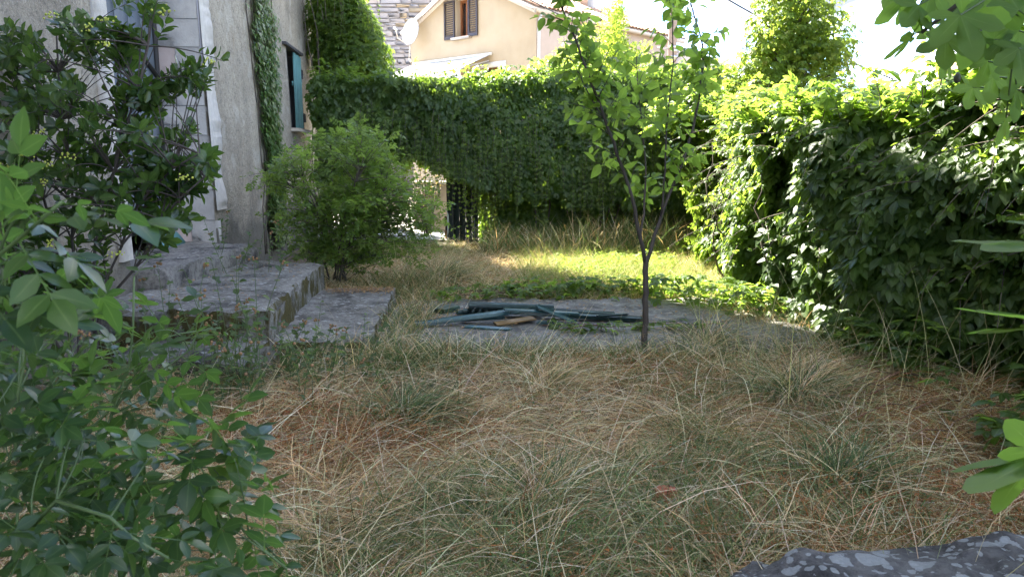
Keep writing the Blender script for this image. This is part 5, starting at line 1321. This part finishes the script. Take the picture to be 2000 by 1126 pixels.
shrub('round_bush', 'rounded many stemmed rose bush growing beside the higher step slab', base, stm, tips, T_ROSES, L_BUSH, BARKG, 9, .13, .012, start=.3, up=.1, droop=.2)

# near rose thicket
RY = 1.7
base = np.array([-1.35, 1.75, 0]); stm = []; tips = []
def rp(pl, Y0, Y1): return np.array([at(x_, y_, Y0 + (Y1 - Y0) * i / (len(pl) - 1)) for i, (x_, y_) in enumerate(pl)])
stm += [rp([(-160, 1180), (-100, 800), (-20, 540), (60, 440), (120, 395)], 1.2, 1.0),
        rp([(40, 1300), (150, 1010), (300, 900), (360, 880), (480, 870)], 1.75, 1.45), rp([(80, 1250), (200, 930), (330, 950), (480, 1010), (560, 1110)], 1.7, 1.5),
        rp([(150, 1300), (215, 1000), (232, 760), (250, 690), (262, 540)], 1.9, 2.0), rp([(-100, 1200), (20, 930), (60, 800), (45, 640)], 1.5, 1.5), rp([(0, 1250), (130, 900), (200, 800), (330, 740), (400, 620)], 2.0, 2.3),
        rp([(-60, 1250), (0, 1040), (130, 990), (260, 1030), (330, 1090)], 1.3, 1.2), rp([(0, 1250), (60, 900), (180, 700), (320, 650), (430, 640)], 2.3, 2.8)]
def rtips(pl, n, sx, sy, Y, dy_):
    for x_, y_ in pl:
        for _ in range(n): tips.append(at(x_ + RNG.normal(0, sx), y_ + RNG.normal(0, sy), Y + RNG.normal(0, dy_)))
rtips([(30, 470), (100, 410), (20, 560), (90, 500)], 1, 16, 14, 1.15, .05)
rtips([(40, 620), (110, 640), (30, 700), (120, 720), (190, 690), (60, 780), (150, 790), (20, 850), (110, 860), (190, 850), (40, 930), (130, 940), (220, 910), (60, 1010), (150, 1030), (40, 1090), (150, 1100), (240, 1000)], 2, 30, 26, 1.6, .22)
rtips([(330, 880), (400, 880), (450, 890), (300, 850)], 1, 14, 12, 1.5, .08)
rtips([(420, 960), (470, 990), (520, 1020), (440, 1060), (540, 1080), (560, 1100), (380, 1010), (330, 1090), (500, 1090), (270, 1090)], 1, 16, 16, 1.6, .08)
rtips([(270, 660), (330, 690), (250, 740), (300, 760), (360, 700)], 1, 16, 14, 2.0, .1)
shrub('rose_thicket', 'near tangled rose thicket of blue green leaves, spreading over the dry grass', base, stm, tips, T_ROSE, L_ROSE, STEMG, 4, .135, .006, start=.35, up=.05, droop=.25, along=11)

# weeds by the stone block: grey green leafy clumps with dry brown heads
for wi, (cx, cy, n, h_, lab) in enumerate(((-1.85, 4.55, 34, .75, 'grey green weed clump with dry brown heads at the foot of the glossy shrub'), (-1.45, 4.9, 24, .42, 'low grey green weed clump in front of the dark stone block'), (-2.15, 3.7, 28, .6, 'leafy weed clump between rose thicket and glossy shrub'), (-2.7, 7.6, 10, .5, 'thin weed tuft growing in the corner of the higher step slab'))):
    base = np.array([cx, cy, .42 if wi == 3 else 0]); o = thing('weed', lab, 'plant', base); Lf = Leaves(); m_ = MB(); hd_ = MB()
    for i in range(n):
        a_ = base + np.array([RNG.normal(0, .22), RNG.normal(0, .18), 0]); tp = a_ + np.array([RNG.normal(0, .14), RNG.normal(0, .12), h_ * RNG.uniform(.55, 1.2)])
        pts = bez(a_, (a_ + tp) / 2 + RNG.normal(0, .04, 3), tp); m_.tube(pts, np.linspace(.003, .0015, 9), 4, False); leafy(Lf, pts, 12, .055, .12, .9, .1, droop=.2)
        if RNG.random() < .5:
            for _ in range(5): hd_.add(BV * RNG.uniform(.005, .011) + tp + RNG.normal(0, .012, 3), BF)
    m_.build('stem', STEMG, o)['kind'] = 'stuff'; hd_.build('seed_head', DRYHEAD, o, True)['kind'] = 'stuff'; Lf.build(T_OV + T_IVY[:2], L_WEED, o, base, 150)

# vine covered tree beyond the bank
base = np.array([4.35, 12.2, 0]); o = thing('vine_covered_tree', 'tall tree smothered in climbing vine, rising above the sunlit creeper bank', 'tree', base)
Lf = Leaves(); m_ = MB()
MB().tube([base, base + UP * 1.5 + np.array([.05, 0, 0]), base + UP * 3 + np.array([-.05, .05, 0]), base + UP * 4.6], [.13, .11, .08, .03], 9).build('trunk', BARKG, o, True)
blobs = [((1545, 40), .62, .75), ((1560, 110), .75, .8), ((1600, 150), .45, .6), ((1500, 150), .62, .6), ((1460, 190), .5, .5), ((1620, 90), .35, .5), ((1545, -30), .5, .6), ((1430, 205), .42, .42), ((1475, 120), .35, .35), ((1500, 80), .3, .4), ((1530, 230), .7, .5), ((1580, 60), .5, .6)]
for (x_, y_), rx, rz in blobs:
    c = at(x_, y_, 12.2); rx *= 1.22; n = int(560 * rx * rz / .45); Q = rvec(n); r_ = RNG.random(n) ** .45
    P = c + Q * r_[:, None] * np.array([rx, .6, rz]) * (.75 + .5 * fbm(Q + c, 1.5, 3))[:, None]; rv = rvec(n)
    Lf.add(P, norm(-UP * .6 + Q * .6 + rv * .5), norm(Q * .8 + UP * .7 + rv * .45), RNG.uniform(.07, .15, n))
    for k in range(5):
        e = c + rvec(1)[0] * np.array([rx, .5, rz]) * .8; a_ = base + UP * min(max(e[2] - .5, .8), 4.2); m_.tube(bez(a_, (a_ + e) / 2 + UP * .15, e), np.linspace(.025, .006, 9), 5)
tp_ = [at(x_, y_, 12 + RNG.normal(0, .2)) for x_, y_ in ((1640, 90), (1650, 110), (1655, 60), (1640, 130), (1650, 150), (1610, 60), (1630, 120), (1420, 180), (1440, 150), (1600, 30), (1655, 100), (1500, 20), (1485, 60))]
strands(Lf, m_, tp_, RNG.uniform(.4, .8, len(tp_)), .11, (.2, -.6, 0))
m_.build('branch', BARKG, o)['kind'] = 'stuff'; Lf.build(T_CREEP, L_VINE, o, base, 300, lod=T_CREEP0, lodpx=24)
# pale bush catching sun behind the hedge
base = np.array([at(1170, 110, 16.5)[0], 16.5, 0]); o = thing('pale_tree', 'small bright yellow green tree in the sun behind the hedge, before the cream house', 'tree', base)
Lf = Leaves(); MB().tube([base, base + UP * 2, base + UP * 4], [.07, .05, .02], 8).build('trunk', BARKG, o, True)
for (x_, y_), rx, rz, n in (((1165, 115), .85, .65, 2300), ((1200, 60), .28, .75, 900), ((1120, 130), .5, .4, 700), ((1240, 120), .45, .4, 700), ((1205, 25), .14, .4, 260)):
    c = at(x_, y_, 16.5); Q = rvec(n); P = c + Q * (RNG.random(n) ** .4)[:, None] * np.array([rx, .6, rz]) * (.7 + .6 * fbm(Q + c, 2, 3))[:, None]; rv = rvec(n); Lf.add(P, norm(Q * .5 + UP * .2 + rv * .8), norm(Q + UP * .5 + rv * .5), RNG.uniform(.05, .10, n))
Lf.build(T_OV0, L_PALE, o, base, 200)
# brown dry bush beyond the gate
base = np.array([at(835, 470, 15.0)[0], 15.0, 0]); o = thing('dry_bush', 'half dried bush beyond the gate opening, above the low pink wall', 'shrub', base); Lf = Leaves(); m_ = MB()
for i in range(26):
    e = base + np.array([RNG.normal(0, .28), RNG.normal(0, .25), RNG.uniform(.7, 1.7)]); pts = bez(base + RNG.normal(0, .05, 3) * np.array([1, 1, 0]), (base + e) / 2 + UP * .3, e); m_.tube(pts, np.linspace(.01, .003, 9), 4, False); leafy(Lf, pts, 16, .055, .3, .9, .2)
m_.build('stem', BARKG, o)['kind'] = 'stuff'; Lf.build(T_OV0, leafmat('dry_bush_leaf', [(.2, (0.1280, 0.1080, 0.0475)), (.6, (0.2432, 0.1620, 0.0760)), (.9, (0.1280, 0.1512, 0.0475))], (0.3840, 0.3240, 0.0950), .6, .35), o, base, 150)
# trees on the far hill
for i, (px_, top_, bot_, Y, lab) in enumerate(((1662, 176, 215, 112, 'distant pine beside the vine covered tree on the hill'), (1688, 168, 215, 115, 'tallest distant pine on the hill'), (1712, 172, 215, 118, 'distant broad pine next to the tallest one'), (1736, 180, 215, 112, 'low distant tree on the hill behind the near creeper'), (1758, 170, 215, 120, 'distant tree on the hill nearest the fig leaves'))):
    t_ = at(px_, top_, Y); b_ = at(px_, bot_, Y); base = np.array([t_[0], Y, b_[2] - 3.5]); o = thing('pine_tree', lab, 'tree', base, 'distant trees on the hill'); hgt = t_[2] - base[2]
    MB().tube([base, base + UP * hgt * .6, base + UP * hgt * .95], [.16, .1, .04], 6).build('trunk', BARKG, o, True); Lf = Leaves()
    for k in range(7):
        c = base + np.array([RNG.normal(0, .85), RNG.normal(0, .7), hgt * RNG.uniform(.62, .93)]); n = 130; Q = rvec(n); rv = rvec(n); Lf.add(c + Q * (RNG.random(n) ** .4)[:, None] * np.array([1.0, .9, .6]), norm(Q + rv), norm(UP + rv * .6), RNG.uniform(.18, .34, n))
    Lf.build(T_OV0, L_PINE, o, base, 0, rest='crown'); 
# ------------------------------------------------------------------ grasses
def mat_grass():
    m, t, N_, L_, b = newmat('grass_blade')
    a = N_('ShaderNodeAttribute'); a.attribute_name = 'col'
    L_(a.outputs['Color'], b.inputs['Base Color']); b.inputs['Roughness'].default_value = .65; b.inputs['Specular IOR Level'].default_value = .15
    tr = N_('ShaderNodeBsdfTranslucent'); L_(mixc(t, 1.0, a.outputs['Color'], (1.25, 1.25, .9), 'MULTIPLY'), tr.inputs['Color'])
    ms = N_('ShaderNodeMixShader'); ms.inputs[0].default_value = .3
    L_(b.outputs[0], ms.inputs[1]); L_(tr.outputs[0], ms.inputs[2]); L_(ms.outputs[0], t.nodes['Material Output'].inputs['Surface'])
    return m
GRASS = mat_grass()
def blades(XY, ang, length, p0, p1, width, col, z0=None, seg=4, floor=.012, kink=.12):
    """ribbons growing from XY, heading ang, pitch running from p0 to p1 along the blade"""
    n = len(XY); h = length / seg
    Q = np.zeros((n, seg + 1, 3)); Q[:, 0, :2] = XY; Q[:, 0, 2] = ground_z(XY[:, 0], XY[:, 1]) if z0 is None else z0
    a = ang.copy()
    for k in range(seg):
        p = p0 + (p1 - p0) * ((k + .5) / seg); a = a + RNG.normal(0, kink, n)
        st = np.stack([np.cos(a) * np.cos(p), np.sin(a) * np.cos(p), np.sin(p)], 1) * h[:, None]
        Q[:, k + 1] = Q[:, k] + st
        lo = Q[:, 0, 2] + np.minimum(floor + RNG.random(n) * .05, length * .12); Q[:, k + 1, 2] = np.maximum(Q[:, k + 1, 2], lo)
    tg = norm(Q[:, -1] - Q[:, 0]); sd_ = norm(np.cross(tg, norm(np.c_[RNG.normal(0, .6, (n, 2)), np.ones(n)])))
    wv = np.array([1, .95, .8, .5, .0])[:seg] if seg == 4 else np.linspace(1, .3, seg)
    V = np.zeros((n, seg * 2 + 1, 3))
    for k in range(seg):
        o = sd_ * (width * wv[k] / 2)[:, None]; V[:, 2 * k] = Q[:, k] - o; V[:, 2 * k + 1] = Q[:, k] + o
    V[:, -1] = Q[:, -1]
    f = [(2 * k, 2 * k + 1, 2 * k + 3, 2 * k + 2) for k in range(seg - 1)]; kk = 2 * seg + 1; of = np.arange(n) * kk
    quads = (np.array(f)[None] + of[:, None, None]).reshape(-1, 4); tris = (np.array([[2 * seg - 2, 2 * seg - 1, 2 * seg]])[None] + of[:, None, None]).reshape(-1, 3)
    return V.reshape(-1, 3), [quads, tris], np.repeat(col, kk, 0)
def grass(name, parts, parent=None, base=(0, 0, 0), kind='stuff'):
    Vs = []; Q = []; T = []; C = []; off = 0
    for V, (q, t), c in parts:
        Vs.append(V - np.asarray(base)); Q.append(q + off); T.append(t + off); C.append(c); off += len(V)
    o = link(name, mesh_np(name, np.concatenate(Vs), [np.concatenate(Q), np.concatenate(T)], GRASS, False, None, {'col': np.concatenate(C)}), parent)
    if kind: o['kind'] = kind
    return o
def colmix(n, cols, wts, var=.22):
    cols = np.array(cols); i = RNG.choice(len(cols), n, p=np.array(wts) / sum(wts)); c = cols[i] * (1 + RNG.normal(0, var, (n, 1))); return np.clip(c * (1 + RNG.normal(0, .06, (n, 3))), .004, .9)
STRAW = [(.52, .37, .19), (.64, .49, .29), (.38, .24, .11), (.72, .62, .44), (.24, .135, .06)]
GREENS = [(.085, .14, .04), (.11, .17, .055), (.06, .105, .035), (.15, .19, .08)]
RUST = [(.25, .095, .032), (.31, .13, .048), (.18, .07, .026), (.34, .19, .08)]
def yard(n, ylo, yhi, bias=1.0):
    """positions over the yard, denser near the viewer"""
    y = ylo + (yhi - ylo) * RNG.random(n) ** bias
    xl = np.maximum(-.74 * y - .3, np.where(y < 5.0, -2.9, np.where(y < 8.4, -1.25, -2.6))); xr = np.minimum(.74 * y + .3, np.interp(y, [0, 4.6, 6, 7.5, 11, 13], [3.1, 3.2, 2.9, 2.5, 2.9, 3.8]))
    return np.c_[xl + (xr - xl) * RNG.random(n), y]
def p3(XY): return np.c_[XY, np.zeros(len(XY))]
def offpad(XY): return ~((XY[:, 0] > -1.15) & (XY[:, 0] < 2.55) & (XY[:, 1] > 5.85) & (XY[:, 1] < 8.05))
def flow(XY): return .45 + (fbm(p3(XY), .55, 21, 3) - .5) * 5 + (fbm(p3(XY), 2.4, 5, 2) - .5) * 3 + math.pi * (RNG.random(len(XY)) < .35) + RNG.normal(0, .35, len(XY))
# dry tangled straw
pr = []
XY = yard(112000, 1.55, 6.0, 1.2); XY = XY[offpad(XY)]; q = fbm(p3(XY), .9, 31, 3); XY = XY[RNG.random(len(XY)) < np.clip((q - .34) * 6, .10, 1)]; n = len(XY)
tuft = np.clip((fbm(p3(XY), 3.2, 12, 3) - .35) * 2.6, .05, 1.3)
rust = fbm(p3(XY), .8, 44, 3); 
c = colmix(n, STRAW, (4, 4, 3, 2.4, 2.2)); red = RNG.random(n) < np.clip((rust - .52) * 4, 0, .5); c[red] = colmix(int(red.sum()), RUST, (2, 2, 1, 2))
gz_ = RNG.random(n) < np.clip((fbm(p3(XY), .75, 61, 3) - .50) * 5, .08, .6); c[gz_] = colmix(int(gz_.sum()), [(.17, .18, .08), (.26, .25, .12), (.11, .14, .05)], (1, 1, 1))
pr.append(blades(XY, flow(XY) + RNG.normal(0, .8, n), RNG.uniform(.12, .5, n), RNG.uniform(.1, 1.0, n) * (.25 + 1.2 * tuft), RNG.uniform(-.6, .15, n), RNG.uniform(.0018, .0046, n), c, kink=.2))
n = 3000; XY = yard(n, 1.6, 5.9, 1.1); XY = XY[offpad(XY)]; n = len(XY)      # longer pale strands lying over the mat
pr.append(blades(XY, .5 + RNG.normal(0, .9, n) + math.pi * (RNG.random(n) < .4), RNG.uniform(.35, .8, n), RNG.uniform(.15, .8, n), RNG.uniform(-.5, .2, n), RNG.uniform(.0028, .005, n), colmix(n, [(.62, .54, .38), (.50, .43, .28), (.40, .40, .22)], (3, 2, 1.5)), kink=.05))
n = 30000; XY = yard(n, 1.55, 6.0, 1.15); XY = XY[offpad(XY)]; n = len(XY)      # short broken pieces, every way
pr.append(blades(XY, RNG.random(n) * 6.28, RNG.uniform(.06, .28, n), RNG.uniform(.05, 1.3, n), RNG.uniform(-.9, .9, n), RNG.uniform(.002, .0042, n), colmix(n, STRAW + GREENS, (3, 3, 2, 3, 2, .8, .8, .8, .8)), seg=3, kink=.5))
grass('dry_grass', pr)
# fine litter of straw lying flat
XY = yard(60000, 1.5, 6.1, 1.3); XY = XY[offpad(XY)]; n = len(XY)
c = colmix(n, STRAW + [(.12, .075, .04)], (2, 2, 3, 2, 3, 3)); V = blades(XY, RNG.random(n) * 6.28, RNG.uniform(.05, .20, n), RNG.uniform(-.1, .35, n), RNG.uniform(-.4, .1, n), RNG.uniform(.002, .004, n), c, seg=3, kink=.35)
grass('straw_litter', [V])
# rusty clover heads and crumbs
XY = np.concatenate([RNG.normal((-1.0, 3.9), (.36, .32), (7500, 2)), RNG.normal((.75, 5.35), (.45, .18), (3600, 2)), RNG.normal((1.45, 3.1), (.45, .4), (4200, 2)), RNG.normal((.1, 4.4), (1.0, .7), (2600, 2)), RNG.normal((-.4, 8.9), (.5, .5), (1500, 2)), RNG.normal((1.0, 2.6), (.8, .4), (1800, 2))]); n = len(XY)
pr = [blades(XY, RNG.random(n) * 6.28, RNG.uniform(.012, .03, n), RNG.uniform(-.2, .9, n), RNG.uniform(-.8, .4, n), RNG.uniform(.007, .014, n), colmix(n, RUST, (3, 3, 2, 1)), z0=ground_z(XY[:, 0], XY[:, 1]) + .03 + RNG.random(n) * .09, seg=2)]
grass('rusty_clover', pr)
# green grass mixed in
def gdens(XY): return np.clip((fbm(p3(XY), .75, 61, 3) - .47) * 6, .03, 1)
XY = yard(34000, 1.55, 6.0, 1.2); XY = XY[offpad(XY)]; XY = XY[RNG.random(len(XY)) < gdens(XY)]; n = len(XY)
pr = [blades(XY, flow(XY) + RNG.normal(0, .8, n), RNG.uniform(.10, .34, n), RNG.uniform(.6, 1.4, n), RNG.uniform(-.5, .7, n), RNG.uniform(.0022, .0045, n), colmix(n, GREENS, (3, 3, 2, 2)))]
grass('green_grass', pr)
# grass of the far half of the yard
XY = yard(46000, 8.1, 13.6, .9); n = len(XY); g_ = fbm(p3(XY), .6, 71, 3); lit = np.clip((XY[:, 0] - .2) * .7, 0, 1)
c = colmix(n, STRAW, (4, 4, 2, 3, 1)); gm = RNG.random(n) < np.clip((g_ - .46) * 3 + .6 * lit + .2, .1, .9); c[gm] = colmix(int(gm.sum()), [(.15, .20, .045), (.20, .24, .06), (.10, .15, .035)], (1, 1, 1))
pr = [blades(XY, flow(XY) + RNG.normal(0, .8, n), RNG.uniform(.12, .42, n), RNG.uniform(.35, 1.3, n), RNG.uniform(-1.0, .2, n), RNG.uniform(.004, .008, n), c, seg=3)]
n = 4200; XY = np.c_[RNG.uniform(-.5, 3.4, n), RNG.uniform(11.6, 13.5, n)]
pr.append(blades(XY, RNG.random(n) * 6.28, RNG.uniform(.25, .9, n) * (.4 + fbm(p3(XY), 1.2, 33)), RNG.uniform(1.0, 1.5, n), RNG.uniform(-.2, 1.2, n), RNG.uniform(.005, .009, n), colmix(n, STRAW + GREENS, (2, 2, 1, 1, .5, 3, 4, 1, 3))))
n = 15000; XY = np.c_[RNG.uniform(.1, 3.4, n), RNG.uniform(8.1, 13.2, n)]; XY = XY[XY[:, 0] < np.interp(XY[:, 1], [8.1, 13.2], [2.6, 3.6])]; n = len(XY)
pr.append(blades(XY, RNG.random(n) * 6.28, RNG.uniform(.12, .5, n) * (.4 + fbm(p3(XY), 1.5, 37)), RNG.uniform(.8, 1.5, n), RNG.uniform(-.4, 1.0, n), RNG.uniform(.004, .008, n), colmix(n, [(.20, .26, .06), (.15, .21, .045), (.34, .32, .12), (.45, .36, .18)], (3, 3, 2, 1)), seg=3))
grass('far_grass', pr)
# edge grass against the steps, the concrete and the bush
XY = np.concatenate([RNG.normal((-.95, 6.9), (.14, .8), (2600, 2)), RNG.normal((-1.2, 8.6), (.3, .25), (2200, 2)), np.c_[RNG.uniform(-1.7, -.4, 1500), RNG.normal(5.45, .12, 1500)], np.c_[RNG.uniform(-1, 2.6, 2600), RNG.normal(5.6, .14, 2600)], np.c_[RNG.normal(2.5, .2, 1300), RNG.uniform(5.6, 8, 1300)]]); n = len(XY)
pr = [blades(XY, RNG.random(n) * 6.28, RNG.uniform(.12, .42, n), RNG.uniform(.8, 1.5, n), RNG.uniform(-.5, .8, n), RNG.uniform(.0025, .005, n), colmix(n, GREENS + STRAW, (3, 3, 2, 2, 2, 2, 1, 1, 1)))]
n = 1500; an = RNG.uniform(.1, 3.3, n); XY = np.c_[1.32 + np.cos(an) * RNG.uniform(.72, .95, n), 1.8 + np.sin(an) * RNG.uniform(.55, .78, n)]; n = len(XY)      # round the boulder
pr.append(blades(XY, RNG.random(n) * 6.28, RNG.uniform(.12, .36, n), RNG.uniform(.6, 1.4, n), RNG.uniform(-.8, .6, n), RNG.uniform(.002, .004, n), colmix(n, GREENS + STRAW, (1, 1, 1, 1, 2, 2, 1, 2, 1))))
grass('edge_grass', pr)
# tall single stalks
n = 520; XY = np.concatenate([yard(380, 1.7, 6.2, 1.0), np.c_[RNG.uniform(1.7, 3.0, 140), RNG.uniform(3.2, 6.2, 140)]]); 
pr = [blades(XY, RNG.normal(.4, 1.3, n), RNG.uniform(.35, .85, n), RNG.uniform(.7, 1.35, n), RNG.uniform(-.1, .8, n), RNG.uniform(.002, .0035, n), colmix(n, [(.50, .42, .27), (.40, .36, .18), (.24, .26, .12)], (3, 2, 2)), kink=.06)]
n = 150; XY = np.concatenate([np.c_[RNG.uniform(1.4, 3.0, 90), RNG.uniform(4.2, 6.3, 90)], np.c_[RNG.uniform(-1.4, -.6, 60), RNG.uniform(8.2, 9.4, 60)]])
pr.append(blades(XY, RNG.random(n) * 6.28, RNG.uniform(.5, 1.05, n), RNG.uniform(1.15, 1.5, n), RNG.uniform(.5, 1.3, n), RNG.uniform(.003, .005, n), colmix(n, [(.46, .40, .22), (.34, .33, .15)], (1, 1)), kink=.05))
grass('grass_stalks', pr)
# distinct tussocks
for i, (px, py, r, h_, n, lab, mixw) in enumerate(((790, 830, .22, .36, 1500, 'rounded green grass tussock in the dry grass below the lowest slab', .85), (1060, 1010, .26, .36, 1300, 'big grey green grass tussock low in the nearest dry grass', .5), (1560, 780, .24, .42, 1300, 'grey green grass tussock at the foot of the near creeper bank', .6), (1640, 960, .22, .40, 1000, 'dark green grass tussock just behind the boulder', .75), (860, 560, .26, .5, 1000, 'green tussock beside the far end of the lowest slab', .65), (1060, 770, .18, .34, 900, 'straw coloured tussock between the concrete edge and the big grey green tussock', .25), (1380, 680, .2, .5, 700, 'tall thin tussock beside the young tree', .5))):
    b_ = gz(px, py, 0.0); base = np.array([b_[0], b_[1], 0]); o = thing('grass_tussock', lab, 'grass tuft', base, 'grass tussocks in the yard')
    rr = np.abs(RNG.normal(0, .5, n)) * r; an = RNG.random(n) * 6.28; XY = base[:2] + np.c_[np.cos(an), np.sin(an)] * rr[:, None]
    g_ = RNG.random(n) < mixw; c = np.where(g_[:, None], colmix(n, [(.085, .14, .05), (.12, .17, .07), (.06, .10, .04)], (1, 1, 1)), colmix(n, STRAW, (3, 3, 1, 2, 1)))
    lean = RNG.uniform(-.6, .9); h_ *= 1.2; pr = [blades(XY, np.where(RNG.random(n) < .55, lean + RNG.normal(0, .8, n), an + RNG.normal(.3, .7, n)), h_ * RNG.uniform(.3, 1.3, n), RNG.uniform(.5, 1.45, n), RNG.uniform(-1.2, .1, n), RNG.uniform(.002, .004, n), c, kink=.2)]
    grass('blades', pr, o, base)
# fallen leaves
def litter(name, XY, z, size, cols, cat=None):
    n = len(XY); L2 = Leaves(); rv = rvec(n); L2.add(np.c_[XY, z + RNG.random(n) * .012], norm(rv * np.array([1, 1, .1])), norm(UP + rv * .4), RNG.uniform(*size, n))
    o = link(name, None, None); x_ = L2.build(T_OV0, cols, o, (0, 0, 0), 0, rest=name); x_.parent = None; bpy.data.objects.remove(o); x_.name = name; return x_
DEADL = leafmat('dead_leaf', [(.1, (.18, .09, .04)), (.5, (.30, .17, .08)), (.9, (.42, .28, .14))], (.4, .25, .1), .7, .25)
XY = np.concatenate([np.stack([np.interp(RNG.random(420), [0, 1], [gz(640, 566, .17)[0], gz(770, 566, .17)[0]]), RNG.normal(gz(700, 568, .17)[1], .10, 420)], 1)])
litter('fallen_leaves', XY, .185, (.02, .045), DEADL)
XY = np.concatenate([RNG.uniform((-1.1, 5.9), (2.5, 8.0), (420, 2)), RNG.normal((-.75, 7.2), (.22, .35), (260, 2)), RNG.normal((2.2, 7.2), (.25, .3), (200, 2))]); litter('fallen_leaves', XY, .045, (.02, .05), DEADL)
XY = np.c_[RNG.uniform(-3.1, -2.0, 160), RNG.uniform(5.8, 8.2, 160)]; litter('fallen_leaves', XY, .43, (.015, .04), DEADL)
XY = yard(700, 1.7, 5.9, 1.1); litter('fallen_leaves', XY, .05 + .06 * RNG.random(len(XY)), (.015, .05), DEADL)
XY = yard(5200, 1.6, 5.9, 1.1); XY = XY[fbm(p3(XY), 1.1, 81, 3) > .53]; litter('clover', XY, .05 + .07 * RNG.random(len(XY)), (.012, .032), L_WEED)
# chip of brick in the grass
q = gz(1300, 968, .06); b_ = rough_block('brick_piece', [(-.05, -.035), (.05, -.03), (.045, .035), (-.045, .03)], (-.03, .035), simple('red_brick', (.30, .09, .05), .9, .3, 20, bmp=.4), res=.02, amp=.012, seed=3)
tag(link('brick_piece', b_, None, q), 'small red piece of brick lying in dry grass near the boulder', 'brick')
# round dry heads of wild flowers on thin stems
base = gz(560, 740, 0); o = thing('seed_stalks', 'thin stalks with round dry brown seed heads in front of the lowest slab', 'plant', base); m_ = MB(); hd_ = MB()
for px, py in ((490, 668), (575, 670), (545, 715), (610, 713), (480, 730), (420, 725), (500, 745), (560, 750), (505, 668), (440, 760), (525, 690), (470, 690), (640, 700), (655, 735), (590, 690)):
    tp = at(px, py, 4.6 + RNG.normal(0, .3)); a_ = np.array([tp[0] + RNG.normal(0, .05), tp[1] + RNG.normal(0, .05), 0]); m_.tube(bez(a_, (a_ + tp) / 2 + RNG.normal(0, .02, 3), tp), .0016, 4, False); hd_.add(BV * np.array([.012, .012, .011]) + tp, BF)
m_.build('stem', STEMG, o)['kind'] = 'stuff'; hd_.build('seed_head', DRYHEAD, o, True)
